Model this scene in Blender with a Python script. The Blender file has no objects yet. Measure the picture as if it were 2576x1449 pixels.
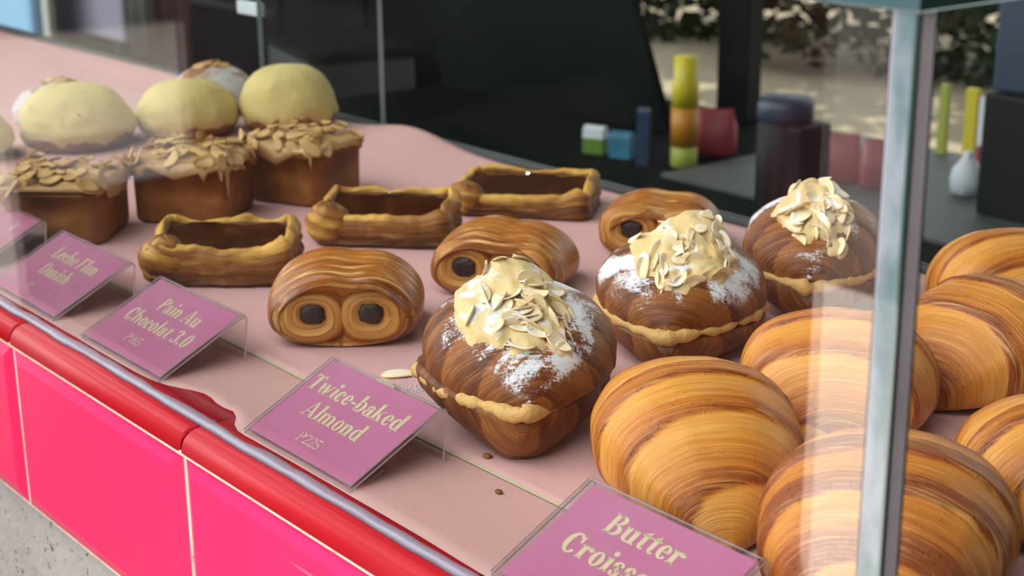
import bpy, bmesh, math, random
from mathutils import Vector, Matrix, noise
from math import sin, cos, pi, atan2, sqrt, exp, radians as R

SC = bpy.context.scene
COL = SC.collection
ZC = 0.90                       # height of the display surface above the floor


# ------------------------------------------------------------------ helpers
def fbm(x, y=0.0, z=0.0, o=3):
    return noise.fractal(Vector((x, y, z)), 1.0, 2.0, o)


def spw(v, p):
    return math.copysign(abs(v) ** p, v)


def sstep(a, b, x):
    t = max(0.0, min(1.0, (x - a) / (b - a)))
    return t * t * (3 - 2 * t)


class MB:
    """collects verts / faces (+ float attributes + material slots) for ONE mesh"""
    def __init__(s):
        s.v = []; s.f = []; s.m = []; s.at = {}

    def add(s, verts, faces, mi=0, **attrs):
        b = len(s.v)
        s.v += [tuple(p) for p in verts]
        s.f += [tuple(i + b for i in f) for f in faces]
        s.m += [mi] * len(faces)
        for k, a in attrs.items():
            s.at.setdefault(k, {}).update({b + i: x for i, x in enumerate(a)})

    def box(s, x0, x1, y0, y1, z0, z1, mi=0, fm=None):
        vs = [(x, y, z) for z in (z0, z1) for y in (y0, y1) for x in (x0, x1)]
        fs = [(0, 2, 3, 1), (4, 5, 7, 6), (0, 1, 5, 4), (2, 6, 7, 3), (0, 4, 6, 2), (1, 3, 7, 5)]
        b = len(s.v)
        s.v += vs; s.f += [tuple(i + b for i in f) for f in fs]
        s.m += [(fm or {}).get(k, mi) for k in ('-z', '+z', '-y', '+y', '-x', '+x')]

    def loft(s, rings, closed=True, cap0=False, cap1=False, mi=0, **attrs):
        n = len(rings[0]); b = len(s.v)
        for r in rings:
            s.v += [tuple(p) for p in r]
        fs = []
        for i in range(len(rings) - 1):
            for j in range(n if closed else n - 1):
                k = (j + 1) % n
                fs.append((b + i * n + j, b + i * n + k, b + (i + 1) * n + k, b + (i + 1) * n + j))
        if cap0: fs.append(tuple(b + j for j in reversed(range(n))))
        if cap1: fs.append(tuple(b + (len(rings) - 1) * n + j for j in range(n)))
        s.f += fs; s.m += [mi] * len(fs)
        for k, a in attrs.items():
            s.at.setdefault(k, {}).update({b + i: x for i, x in enumerate(a)})

    def lathe(s, prof, n=32, c=(0, 0), mi=0):
        s.loft([[(c[0] + r * cos(2 * pi * j / n), c[1] + r * sin(2 * pi * j / n), z) for j in range(n)] for r, z in prof],
               cap0=True, cap1=True, mi=mi)

    def tube(s, pts, r, n=10, mi=0, sy=1.0):
        rings = []
        for i, p in enumerate(pts):
            p = Vector(p)
            d = (Vector(pts[min(i + 1, len(pts) - 1)]) - Vector(pts[max(i - 1, 0)])).normalized()
            up = Vector((0, 0, 1)) if abs(d.z) < .9 else Vector((1, 0, 0))
            a = d.cross(up).normalized(); c = a.cross(d)
            rr = r[i] if isinstance(r, (list, tuple)) else r
            rings.append([p + a * (cos(2 * pi * j / n) * rr) + c * (sin(2 * pi * j / n) * rr * sy) for j in range(n)])
        s.loft(rings, cap0=True, cap1=True, mi=mi)

    def build(s, name, mats, parent=None, smooth=True, flip=False, bevel=0, loc=(0, 0, 0), fixn=True, auto=None):
        me = bpy.data.meshes.new(name)
        me.from_pydata(s.v, [], s.f)
        for m in (mats if isinstance(mats, (list, tuple)) else [mats]):
            me.materials.append(m)
        me.polygons.foreach_set('material_index', s.m)
        for k, d in s.at.items():
            a = me.attributes.new(k, 'FLOAT', 'POINT')
            a.data.foreach_set('value', [d.get(i, 0.0) for i in range(len(s.v))])
        if fixn:
            bm = bmesh.new(); bm.from_mesh(me)
            bmesh.ops.recalc_face_normals(bm, faces=bm.faces[:])
            bm.to_mesh(me); bm.free()
        me.polygons.foreach_set('use_smooth', [smooth] * len(me.polygons))
        me.update()
        o = bpy.data.objects.new(name, me)
        COL.objects.link(o)
        o.location = loc
        if parent: o.parent = parent
        if bevel:
            b = o.modifiers.new('bevel', 'BEVEL'); b.width = bevel; b.segments = 2; b.limit_method = 'ANGLE'
        return o


def tag(o, label=None, cat=None, group=None, kind=None):
    if label: o['label'] = label
    if cat: o['category'] = cat
    if group: o['group'] = group
    if kind: o['kind'] = kind
    return o


def thing(name, label, cat, loc=(0, 0, 0), rz=0.0, group=None):
    o = bpy.data.objects.new(name, None); COL.objects.link(o)
    o.empty_display_size = .02
    o.location = loc; o.rotation_euler = (0, 0, rz)
    return tag(o, label, cat, group)


def copy_tree(o, parent=None):
    c = o.copy(); COL.objects.link(c)
    if parent: c.parent = parent
    for ch in list(o.children):
        copy_tree(ch, c)
    return c


# ------------------------------------------------------------------ materials
class NT:
    def __init__(s, name):
        s.mat = bpy.data.materials.new(name); s.mat.use_nodes = True
        s.nt = s.mat.node_tree; s.nt.nodes.clear()
        s.out = s.nt.nodes.new('ShaderNodeOutputMaterial')

    def n(s, typ, props=None, ins=None, out=0):
        nd = s.nt.nodes.new('ShaderNode' + typ)
        for k, v in (props or {}).items(): setattr(nd, k, v)
        for k, v in (ins or {}).items():
            sock = nd.inputs[k]
            if isinstance(v, bpy.types.NodeSocket): s.nt.links.new(v, sock)
            else:
                if sock.type == 'RGBA' and len(v) == 3: v = (*v, 1)
                sock.default_value = v
        return nd.outputs[out]

    def attr(s, name): return s.n('Attribute', {'attribute_name': name}, out=2)
    def math(s, op, a, b=0.0, c=None, clamp=False):
        ins = {0: a, 1: b}
        if c is not None: ins[2] = c
        return s.n('Math', {'operation': op, 'use_clamp': clamp}, ins)
    def noise(s, vec, scale, detail=3, rough=.55, dist=0.0, out=0):
        return s.n('TexNoise', None, {'Vector': vec, 'Scale': scale, 'Detail': detail, 'Roughness': rough, 'Distortion': dist}, out=out)
    def mix(s, f, a, b, mode='MIX'):
        nd = s.nt.nodes.new('ShaderNodeMix'); nd.data_type = 'RGBA'; nd.blend_type = mode
        for i, v in ((0, f), (6, a), (7, b)):
            sock = nd.inputs[i]
            if isinstance(v, bpy.types.NodeSocket): s.nt.links.new(v, sock)
            else: sock.default_value = (*v, 1) if i and len(v) == 3 else v
        return nd.outputs[2]
    def ramp(s, f, stops, interp='LINEAR'):
        nd = s.nt.nodes.new('ShaderNodeValToRGB'); cr = nd.color_ramp; cr.interpolation = interp
        while len(cr.elements) < len(stops): cr.elements.new(.5)
        for e, (p, c) in zip(cr.elements, stops):
            e.position = p; e.color = (*c, 1) if len(c) == 3 else c
        s.nt.links.new(f, nd.inputs[0])
        return nd.outputs[0]
    def bw(s, f, a, b): return s.n('MapRange', {'interpolation_type': 'SMOOTHSTEP'}, {0: f, 1: a, 2: b, 3: 0.0, 4: 1.0})
    def bump(s, h, strength=.4, dist=.001, normal=None):
        i = {'Height': h, 'Strength': strength, 'Distance': dist}
        if normal is not None: i['Normal'] = normal
        return s.n('Bump', None, i)
    def pbr(s, **k):
        names = {'color': 'Base Color', 'rough': 'Roughness', 'spec': 'Specular IOR Level', 'metal': 'Metallic', 'normal': 'Normal',
                 'coat': 'Coat Weight', 'coatr': 'Coat Roughness', 'sss': 'Subsurface Weight', 'sssr': 'Subsurface Radius', 'ssss': 'Subsurface Scale',
                 'trans': 'Transmission Weight', 'alpha': 'Alpha', 'ior': 'IOR', 'sheen': 'Sheen Weight'}
        sh = s.n('BsdfPrincipled', None, {names[a]: b for a, b in k.items()})
        s.nt.links.new(sh, s.out.inputs[0])
        return s.mat
    def surf(s, sh):
        s.nt.links.new(sh, s.out.inputs[0]); return s.mat
    def obj(s): return s.n('TexCoord', out=3)
    def rnd_obj(s):
        """object coordinates shifted per object so copies differ"""
        loc = s.n('ObjectInfo', out=0)
        l2 = s.n('VectorMath', {'operation': 'SCALE'}, {0: loc, 'Scale': 13.7})
        return s.n('VectorMath', {'operation': 'ADD'}, {0: s.obj(), 1: l2})


def plain(name, col, rough=.6, spec=.5, metal=0.0, var=0.0, vs=8.0, bump=0.0, bs=60.0, coat=0.0):
    t = NT(name)
    c = col
    if var:
        nz = t.noise(t.obj(), vs, 4)
        c = t.mix(nz, tuple(x * (1 - var) for x in col), tuple(min(1, x * (1 + var)) for x in col))
    k = dict(color=c, rough=rough, spec=spec, metal=metal, coat=coat)
    if bump:
        k['normal'] = t.bump(t.noise(t.obj(), bs, 4), bump, .002)
    return t.pbr(**k)


def glass_mat(name, tint=(.97, .985, .975), ior=1.45, gain=1.0, dust=0.0, rough=0.0):
    t = NT(name)
    back = t.n('NewGeometry', out=6)
    iorv = t.math('ADD', t.math('MULTIPLY', back, 1 / ior - ior), ior)
    fr = t.math('MULTIPLY', t.n('Fresnel', None, {'IOR': iorv}), gain, clamp=True)
    tr = t.n('BsdfTransparent', None, {'Color': tint})
    gl = t.n('BsdfGlossy', None, {'Color': (1, 1, 1), 'Roughness': rough})
    sh = t.n('MixShader', None, {0: fr, 1: tr, 2: gl})
    if dust:
        df = t.n('BsdfDiffuse', None, {'Color': (.75, .72, .74)})
        nz = t.noise(t.obj(), 14, 5)
        f = t.math('MULTIPLY', t.bw(nz, .35, .75), dust)
        sh = t.n('MixShader', None, {0: f, 1: sh, 2: df})
    return t.surf(sh)


def crust_mat(name, stops, linefreq=620.0, linew=.35, macro=.35, rough=.36, coat=.25, sugar=0.0, light=(.75, .47, .17), bumps=.5, phw=1.0, blister=0.0, bwid=.9):
    """laminated pastry crust: ph = baking phase inside a wrapped layer, au / av = arc lengths around / along the roll (m)"""
    t = NT(name)
    loc = t.n('ObjectInfo', out=0)
    ph, au, av = t.attr('ph'), t.attr('au'), t.attr('av')
    vec = t.n('CombineXYZ', None, {0: t.math('MULTIPLY', au, 26.0), 1: t.math('MULTIPLY', av, linefreq), 2: t.math('MULTIPLY', av, 8.0)})
    off = t.n('VectorMath', {'operation': 'SCALE'}, {0: loc, 'Scale': 31.0})
    vec = t.n('VectorMath', {'operation': 'ADD'}, {0: vec, 1: off})
    lines = t.noise(vec, 1.0, 4, .62, .35)
    vec2 = t.n('CombineXYZ', None, {0: t.math('MULTIPLY', au, 18.0), 1: t.math('MULTIPLY', av, linefreq * .28), 2: 0.0})
    vec2 = t.n('VectorMath', {'operation': 'ADD'}, {0: vec2, 1: off})
    broad = t.noise(vec2, 1.0, 3, .55, .4)
    mac = t.noise(t.rnd_obj(), 26.0, 4)
    f = t.math('MULTIPLY', ph, phw)
    f = t.math('ADD', f, t.math('MULTIPLY', t.math('SUBTRACT', broad, .5), bwid))
    f = t.math('ADD', f, t.math('MULTIPLY', t.math('SUBTRACT', mac, .5), macro * 2), clamp=True)
    col = t.ramp(f, stops)
    ln = t.bw(lines, .50, .70)
    col = t.mix(t.math('MULTIPLY', ln, linew), col, light)
    dk = t.bw(lines, .46, .30)
    col = t.mix(t.math('MULTIPLY', dk, .55), col, (.20, .065, .012), 'MULTIPLY') if linew > .6 else t.mix(t.math('MULTIPLY', dk, .30), col, (.35, .13, .03), 'MULTIPLY')
    h = t.math('ADD', lines, t.math('MULTIPLY', broad, .8))
    if blister:
        bl = t.noise(t.rnd_obj(), 420.0, 2)
        h = t.math('ADD', h, t.math('MULTIPLY', t.math('MULTIPLY', t.bw(bl, .6, .75), ph), blister))
    nrm = t.bump(h, bumps, .0011)
    rg = t.math('ADD', t.math('MULTIPLY', mac, .25), rough - .12)
    ct = coat
    if sugar:
        o = t.obj()
        nz = t.noise(t.n('Mapping', None, {'Vector': t.rnd_obj(), 'Scale': (1, 1, .6)}), 19.0, 5, .62, .8)
        fine = t.noise(t.rnd_obj(), 700.0, 2, .6)
        up = t.n('SeparateXYZ', None, {0: t.n('NewGeometry', out=1)}, out=2)
        sg = t.math('ADD', t.math('ADD', nz, t.math('MULTIPLY', t.math('SUBTRACT', fine, .5), .22)), t.math('MULTIPLY', t.math('SUBTRACT', up, .6), .16))
        sg = t.math('ADD', sg, t.math('MULTIPLY', t.math('SUBTRACT', lines, .5), .16))
        sgm = t.bw(sg, .548, .65)
        sgm = t.math('MULTIPLY', sgm, t.math('MULTIPLY', t.bw(up, .15, .5), sugar))
        col = t.mix(sgm, col, (.86, .86, .90))
        rg = t.math('ADD', rg, t.math('MULTIPLY', sgm, .5), clamp=True)
        ct = t.math('MULTIPLY', t.math('SUBTRACT', 1.0, sgm), coat)
    return t.pbr(color=col, rough=rg, spec=.35, coat=ct, coatr=.25, normal=nrm)


M = {}
M['butter'] = crust_mat('butter_crust', [(0, (.76, .34, .062)), (.35, (.64, .235, .028)), (.68, (.50, .150, .014)), (.9, (.34, .085, .008)), (1, (.24, .052, .005))],
                        linefreq=820, linew=.50, macro=.22, rough=.40, coat=.15, light=(.82, .46, .13), bumps=.7, blister=.8)
M['almond'] = crust_mat('almond_crust', [(0, (.33, .112, .017)), (.30, (.19, .050, .0065)), (.60, (.100, .024, .0035)), (1, (.042, .011, .002))],
                        linefreq=760, linew=.50, macro=.42, rough=.42, coat=.10, sugar=1.0, light=(.44, .18, .042), bumps=1.0, phw=.5)
M['almond_base'] = crust_mat('almond_base_crust', [(0, (.28, .092, .015)), (.30, (.165, .044, .0065)), (.60, (.09, .022, .0035)), (1, (.04, .010, .002))],
                             linefreq=760, linew=.46, macro=.42, rough=.45, coat=.08, light=(.38, .155, .036), bumps=1.0, phw=.5)
M['pain'] = crust_mat('pain_crust', [(0, (.54, .21, .034)), (.30, (.40, .130, .017)), (.65, (.27, .074, .009)), (1, (.12, .028, .004))],
                      linefreq=230, linew=.85, macro=.16, rough=.36, coat=.22, light=(.80, .50, .17), bumps=.6)
M['roll'] = crust_mat('roll_end_crust', [(0, (.62, .31, .075)), (.5, (.46, .18, .032)), (1, (.24, .072, .012))],
                      linefreq=900, linew=.4, macro=.25, rough=.5, coat=.05, light=(.76, .48, .18), bumps=.5)
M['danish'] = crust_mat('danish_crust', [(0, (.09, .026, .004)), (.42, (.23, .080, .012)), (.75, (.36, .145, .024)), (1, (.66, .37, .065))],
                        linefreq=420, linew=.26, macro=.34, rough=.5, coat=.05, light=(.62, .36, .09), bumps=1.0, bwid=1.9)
t = NT('custard'); nz = t.noise(t.rnd_obj(), 55, 4)
M['custard'] = t.pbr(color=t.ramp(nz, [(.25, (.022, .005, .001)), (.6, (.055, .013, .003)), (.85, (.15, .045, .009))]), rough=.09, spec=.45, coat=.3, coatr=.03,
                     normal=t.bump(t.noise(t.rnd_obj(), 60, 3), .35, .002))
t = NT('chocolate'); nz = t.noise(t.rnd_obj(), 420, 3)
M['choc'] = t.pbr(color=t.mix(nz, (.008, .004, .003), (.050, .028, .020)), rough=.45, spec=.5, normal=t.bump(nz, .6, .001))
t = NT('frangipane'); nz = t.noise(t.rnd_obj(), 60, 4); up = t.n('SeparateXYZ', None, {0: t.n('NewGeometry', out=1)}, out=2)
c = t.mix(nz, (.70, .48, .20), (.80, .62, .32))
sg = t.noise(t.rnd_obj(), 55, 5, .65, .6)
sgm = t.math('MULTIPLY', t.bw(t.math('ADD', sg, t.math('MULTIPLY', up, .16)), .66, .78), 1.0)
c = t.mix(sgm, c, (.88, .87, .88))
M['cream'] = t.pbr(color=c, rough=.55, spec=.35, sss=.15, sssr=(.01, .006, .003), ssss=.5, normal=t.bump(t.noise(t.rnd_obj(), 260, 4), .6, .0012))
t = NT('filling'); nz = t.noise(t.rnd_obj(), 120, 4)
M['filling'] = t.pbr(color=t.mix(nz, (.58, .31, .085), (.72, .46, .17)), rough=.6, spec=.3, normal=t.bump(t.noise(t.rnd_obj(), 420, 4), .8, .0012))
t = NT('almond_flake'); e = t.attr('rim'); nz = t.noise(t.rnd_obj(), 70, 3)
rnd = t.n('ObjectInfo', out=5)
c = t.mix(t.math('MULTIPLY', e, .5), t.mix(nz, (.90, .72, .42), (.93, .81, .56)), (.74, .44, .15))
c = t.mix(t.math('MULTIPLY', rnd, .30), c, (.80, .50, .20))
fw_ = t.n('NewGeometry', out=0); fu_ = t.n('SeparateXYZ', None, {0: t.n('NewGeometry', out=1)}, out=2)
fs_ = t.bw(t.math('ADD', t.noise(fw_, 75, 5, .65, .6), t.math('MULTIPLY', fu_, .12)), .58, .70)
c = t.mix(t.math('MULTIPLY', fs_, .85), c, (.88, .87, .88))
M['flake'] = t.pbr(color=c, rough=.45, spec=.4, normal=t.bump(nz, .2, .001))
t = NT('baked_flake'); e = t.attr('rim'); nz = t.noise(t.rnd_obj(), 70, 3); rnd = t.n('ObjectInfo', out=5)
c = t.mix(t.math('MULTIPLY', e, .6), t.mix(nz, (.62, .38, .135), (.72, .50, .22)), (.36, .17, .04))
c = t.mix(t.math('MULTIPLY', rnd, .5), c, (.40, .19, .05))
M['flake2'] = t.pbr(color=c, rough=.5, spec=.35)
t = NT('brioche'); nz = t.noise(t.rnd_obj(), 30, 5); zz = t.n('SeparateXYZ', None, {0: t.obj()}, out=2)
M['brioche'] = t.pbr(color=t.ramp(nz, [(.25, (.13, .042, .009)), (.5, (.24, .085, .016)), (.75, (.40, .18, .04))]), rough=.55, spec=.35,
                     normal=t.bump(t.noise(t.rnd_obj(), 160, 4), .5, .0015))
t = NT('icing'); nz = t.noise(t.rnd_obj(), 70, 4)
M['icing'] = t.pbr(color=t.mix(nz, (.44, .24, .085), (.58, .38, .17)), rough=.5, spec=.4, normal=t.bump(t.noise(t.rnd_obj(), 150, 4), .7, .002))
t = NT('cookie_crust'); nz = t.noise(t.rnd_obj(), 22, 4); sp = t.noise(t.rnd_obj(), 85, 2, .5)
c = t.mix(nz, (.56, .44, .14), (.70, .59, .25))
c = t.mix(t.bw(t.noise(t.rnd_obj(), 34, 3), .60, .78), c, (.46, .30, .08))
c = t.mix(t.bw(sp, .73, .80), c, (.20, .10, .03))
M['cookie'] = t.pbr(color=c, rough=.7, spec=.25, normal=t.bump(t.noise(t.rnd_obj(), 260, 5), .7, .0015))
t = NT('bun_crust'); nz = t.noise(t.rnd_obj(), 40, 4)
M['bun'] = t.pbr(color=t.mix(nz, (.16, .05, .012), (.34, .14, .035)), rough=.5)
t = NT('sugared_bun'); nz = t.noise(t.rnd_obj(), 32, 5, .6, .5)
M['sugarbun'] = t.pbr(color=t.mix(t.bw(nz, .40, .58), (.30, .15, .06), (.58, .55, .55)), rough=.75)

# paper
def paper_mat(name, a, b):
    t = NT(name); o = t.n('NewGeometry', out=0)
    nz = t.noise(o, 5, 4); n2 = t.noise(o, 900, 2)
    st = t.noise(t.n('Mapping', None, {'Vector': o, 'Scale': (3.0, 9.0, 1)}), 1.5, 3)
    c = t.mix(nz, a, b)
    c = t.mix(t.math('MULTIPLY', t.bw(st, .60, .8), .22), c, (.50, .26, .18))
    stain = t.noise(o, 20, 2, .4)
    c = t.mix(t.math('MULTIPLY', t.bw(stain, .70, .76), .30), c, (.42, .20, .12))
    h = t.math('ADD', t.math('MULTIPLY', n2, .15), st)
    return t.pbr(color=c, rough=.62, spec=.3, normal=t.bump(h, .25, .002))
M['paper'] = paper_mat('pink_paper', (.60, .345, .330), (.66, .385, .368))
M['paper2'] = paper_mat('pink_paper_front', (.55, .315, .285), (.62, .365, .335))
M['cut'] = plain('paper_cut_edge', (.52, .45, .29), .7)

# tiles / plaster
def tile_mat(name, a, b, rough, spec=.22):
    t = NT(name); o = t.n('NewGeometry', out=0)
    nz = t.noise(o, 9, 4)
    sc = t.noise(t.n('Mapping', None, {'Vector': o, 'Rotation': (0, 0, .1), 'Scale': (4, 260, 260)}), 1.0, 2)
    c = t.mix(nz, a, b)
    c = t.mix(t.math('MULTIPLY', t.bw(sc, .74, .8), .35), c, (.9, .45, .42))
    return t.pbr(color=c, rough=rough, spec=spec, coat=0.0, normal=t.bump(t.noise(o, 14, 2), .06, .004))
M['tile'] = tile_mat('pink_tile_glaze', (.86, .024, .105), (.92, .034, .135), .22)
M['rail'] = tile_mat('red_tile_glaze', (.30, .005, .010), (.36, .007, .014), .42, .10)
t = NT('grout'); o = t.n('NewGeometry', out=0)
M['grout'] = t.pbr(color=t.ramp(t.noise(o, 60, 4), [(.30, (.06, .05, .04)), (.38, (.50, .42, .31)), (.7, (.66, .56, .42))]), rough=.85)
t = NT('terrazzo_plaster'); o = t.n('NewGeometry', out=0)
c = t.mix(t.noise(o, 16, 5), (.30, .275, .25), (.46, .44, .425))
c = t.mix(t.bw(t.noise(o, 150, 3, .6), .60, .68), c, (.10, .09, .085))
c = t.mix(t.math('MULTIPLY', t.bw(t.noise(o, 30, 5, .7), .55, .75), .6), c, (.30, .27, .24))
M['plaster'] = t.pbr(color=c, rough=.8, normal=t.bump(t.noise(o, 90, 5), .6, .003))

# glass family
M['glass'] = glass_mat('clear_glass')
M['glass2'] = glass_mat('back_glass', tint=(.93, .97, .955), gain=.06)
t = NT('glass_edge_frosted'); o = t.n('NewGeometry', out=0); nz = t.noise(t.n('Mapping', None, {'Vector': o, 'Scale': (60, 60, 22)}), 1.0, 4)
M['gedge'] = t.pbr(color=t.mix(t.bw(nz, .35, .62), (.05, .10, .11), (.19, .22, .25)), rough=.25, spec=.6, coat=.5)
M['gedge_dark'] = plain('glass_edge_green', (.012, .045, .035), .12, .6, coat=.5)
M['gedge_teal'] = plain('glass_edge_teal', (.02, .06, .066), .2, .3, var=.4, vs=20, coat=.5)
M['gedge_pale'] = plain('glass_edge_pale', (.38, .44, .47), .3, .5, var=.3, vs=16)
M['seal'] = plain('silicone_sealant', (.60, .52, .56), .45, .5, var=.3, vs=30)
t = NT('clear_sealant'); o = t.n('NewGeometry', out=0)
nz = t.noise(o, 260, 4)
d = t.n('BsdfPrincipled', None, {'Base Color': (.27, .26, .31, 1), 'Roughness': .3, 'Normal': t.bump(nz, .5, .001)})
tr = t.n('BsdfTransparent', None, {'Color': (.92, .86, .9, 1)})
M['bead'] = t.surf(t.n('MixShader', None, {0: .62, 1: tr, 2: d}))
M['acrylic'] = glass_mat('clear_acrylic', tint=(.97, .965, .97), ior=1.49, gain=1.0, dust=.03)
t = NT('acrylic_edge')
d = t.n('BsdfPrincipled', None, {'Base Color': (.66, .60, .66, 1), 'Roughness': .25})
tr = t.n('BsdfTransparent', None, {'Color': (.9, .88, .9, 1)})
M['aedge'] = t.surf(t.n('MixShader', None, {0: .75, 1: tr, 2: d}))
t = NT('mauve_card'); o = t.obj()
M['card'] = t.pbr(color=t.mix(t.noise(o, 30, 4), (.53, .150, .290), (.58, .180, .330)), rough=.5, spec=.4)
M['ink'] = plain('cream_ink', (.72, .62, .36), .55)

# background
M['floor'] = None
t = NT('paving'); o = t.n('NewGeometry', out=0)
br = t.n('TexBrick', {'offset': .5}, {'Vector': o, 'Color1': (.105, .09, .08), 'Color2': (.125, .108, .095), 'Mortar': (.08, .07, .06), 'Scale': 2.2, 'Mortar Size': .012})
M['floor'] = t.pbr(color=t.mix(t.math('MULTIPLY', t.noise(o, 7, 5), .6), br, (.085, .073, .063)), rough=.8)
M['interior'] = plain('dark_interior_paint', (.030, .038, .034), .7, .3, var=.3, vs=2)
M['cabinet'] = plain('dark_green_laminate', (.0022, .0060, .0050), .8, .06, var=.25, vs=4)
M['cabinet2'] = plain('dark_green_laminate_lighter', (.0040, .0090, .0078), .8, .06, var=.25, vs=4)
M['black'] = plain('black_plastic', (.006, .007, .008), .55, .18)
M['navy'] = plain('navy_plastic', (.028, .040, .075), .4, .5)
M['steel'] = plain('brushed_steel', (.10, .105, .11), .5, .3, metal=.1, var=.2, vs=3)
M['white'] = plain('white_plastic', (.66, .66, .72), .5)
M['paleblue'] = plain('pale_blue_paint', (.34, .58, .85), .5)
M['lilac'] = plain('lilac_board', (.38, .34, .43), .6, var=.35, vs=4)
M['cream_post'] = plain('cream_painted_post', (.55, .52, .46), .6)
M['yellow'] = plain('yellow_label', (.60, .47, .02), .45)
M['orange'] = plain('orange_label', (.52, .19, .01), .45)
M['lime'] = plain('lime_label', (.33, .36, .05), .5)
M['red'] = plain('red_wrapper', (.30, .035, .055), .4, var=.5, vs=20)
M['green'] = plain('green_carton', (.12, .22, .03), .5)
M['blue'] = plain('blue_carton', (.03, .17, .28), .5, var=.5, vs=30)
M['navyc'] = plain('navy_carton', (.010, .030, .075), .5)
M['cloth'] = plain('dusky_red_cloth', (.16, .055, .065), .9, var=.6, vs=9)
M['beige'] = plain('beige_cloth', (.17, .155, .14), .9, var=.4, vs=10)
M['leaf'] = plain('leaf_green', (.026, .036, .015), .95, .05, var=.6, vs=3)
M['sand'] = plain('sandy_ground', (.16, .120, .078), .9, var=.25, vs=3)
M['bright_reflection_patch'] = plain('bright_reflection_patch', (.90, .84, .79), .7, var=.08, vs=7)
M['bark'] = plain('bark', (.12, .08, .05), .9)

# ------------------------------------------------------------------ camera (solved from the vanishing points of the case)
F = 3922.69
RX = ((.6347, .2251, -.7392), (.7727, -.1943, .6043), (-.0076, -.9548, -.2972))
cam_d = bpy.data.cameras.new('camera'); cam = bpy.data.objects.new('camera', cam_d); COL.objects.link(cam)
rt = Vector((RX[0][0], RX[1][0], RX[2][0])).normalized()
fw = Vector((RX[0][2], RX[1][2], RX[2][2])); fw = (fw - rt * fw.dot(rt)).normalized()
up = rt.cross(fw)
mw = Matrix(((rt.x, up.x, -fw.x, .5731), (rt.y, up.y, -fw.y, -.3656), (rt.z, up.z, -fw.z, .32 + ZC), (0, 0, 0, 1)))
cam.matrix_world = mw
cam_d.sensor_width = 36; cam_d.sensor_fit = 'HORIZONTAL'; cam_d.lens = F * 36 / 2576
cam_d.clip_start = .02; cam_d.clip_end = 200
cam_d.dof.use_dof = True; cam_d.dof.focus_distance = .78; cam_d.dof.aperture_fstop = 14
SC.camera = cam

# ------------------------------------------------------------------ the setting
b = MB(); b.box(-16, 8, -12, 14, -.05, 0)
tag(b.build('floor', M['floor'], smooth=False), kind='structure')
b = MB(); b.box(-9, 3.2, -.15, 2.9, 2.55, 2.70)
tag(b.build('ceiling', M['interior'], smooth=False), kind='structure')
b = MB(); b.box(1.40, 1.50, -3.2, 2.9, 0, 2.55)
tag(b.build('blocker_wall_right', M['interior'], smooth=False), kind='structure')  # unseen wall, placed and lengthened to block sky light from the right
b = MB(); b.box(-9, -2.62, 2.61, 2.70, 0, 2.55)
tag(b.build('wall_back', M['interior'], smooth=False), kind='structure')

# ------------------------------------------------------------------ counter with tiled front
XL, XR = -3.4, .325
ctr = thing('display_counter', 'tiled shop counter with glossy pink front tiles and red tile edge under the glass case', 'counter', (0, 0, 0))
J0, JP = -.14, .2316            # tile joints along the front
ks = [k for k in range(-14, 3)]
b = MB()
g = .0014
def tile(b, x0, x1, z0, z1, y, d=.0035, bw=.0095, th=.006):
    """bevelled wall tile facing -Y"""
    o = [(x0, y + d, z0), (x1, y + d, z0), (x1, y + d, z1), (x0, y + d, z1)]
    i = [(x0 + bw, y, z0 + bw), (x1 - bw, y, z0 + bw), (x1 - bw, y, z1 - bw), (x0 + bw, y, z1 - bw)]
    k = [(x, y + d + th, z) for x, _, z in o]
    v = o + i + k
    b.add(v, [(4, 5, 6, 7), (0, 1, 5, 4), (1, 2, 6, 5), (2, 3, 7, 6), (3, 0, 4, 7), (1, 0, 8, 9), (2, 1, 9, 10), (3, 2, 10, 11), (0, 3, 11, 8)])
YF = -.0150
for k in ks:
    x0 = J0 + JP * k + g; x1 = min(J0 + JP * (k + 1) - g, XR)
    if x1 - x0 > .03: tile(b, x0, x1, ZC - .126, ZC - .0136, YF)
b.build('front_tiles', M['tile'], ctr, smooth=False, bevel=.0008)
# bullnose rail
b = MB(); rr = .0112
prof = [(.060, 0)] + [(-.0032 - rr * sin(a), -rr + rr * cos(a)) for a in [i * pi / 20 for i in range(11)]] + [(-.0144, -.0118), (.0, -.0118), (.060, -.0118)]
for k in ks:
    x0 = J0 + JP * k + g * .7; x1 = min(J0 + JP * (k + 1) - g * .7, XR)
    if x1 - x0 < .02: continue
    xs = [x0, x0 + .0012, x1 - .0012, x1]
    rings = []
    for q, x in enumerate(xs):
        e = .0009 if q in (0, 3) else 0.0
        rings.append([(x, y + (e if y < .1 else 0), ZC + z - (e if z > -.004 else 0)) for y, z in prof])
    b.loft(rings, cap0=True, cap1=True)
o = b.build('edge_tiles', M['rail'], ctr, smooth=True)
m_ = o.modifiers.new('es', 'EDGE_SPLIT'); m_.split_angle = R(40)
o['label'] = 'red glazed rounded tiles along the top edge'
b = MB(); b.box(XL, XR - .001, YF + .0036, .0600, ZC - .1275, ZC - .0128)
b.box(XL, XR - .001, YF + .0010, YF + .0044, ZC - .0138, ZC - .0114)
b.box(XL, XR - .001, -.0062, .060, ZC - .0112, ZC - .0022)
b.build('grout_bed', M['grout'], ctr, smooth=False)
b = MB(); b.box(XL, XR - .001, .0605, .555, ZC - .1274, ZC)
b.build('worktop', M['cabinet'], ctr, smooth=False)
b = MB(); b.box(XL, XR - .004, -.003, .55, 0, ZC - .1275)
b.build('plaster_base', M['plaster'], ctr, smooth=False)

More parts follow.
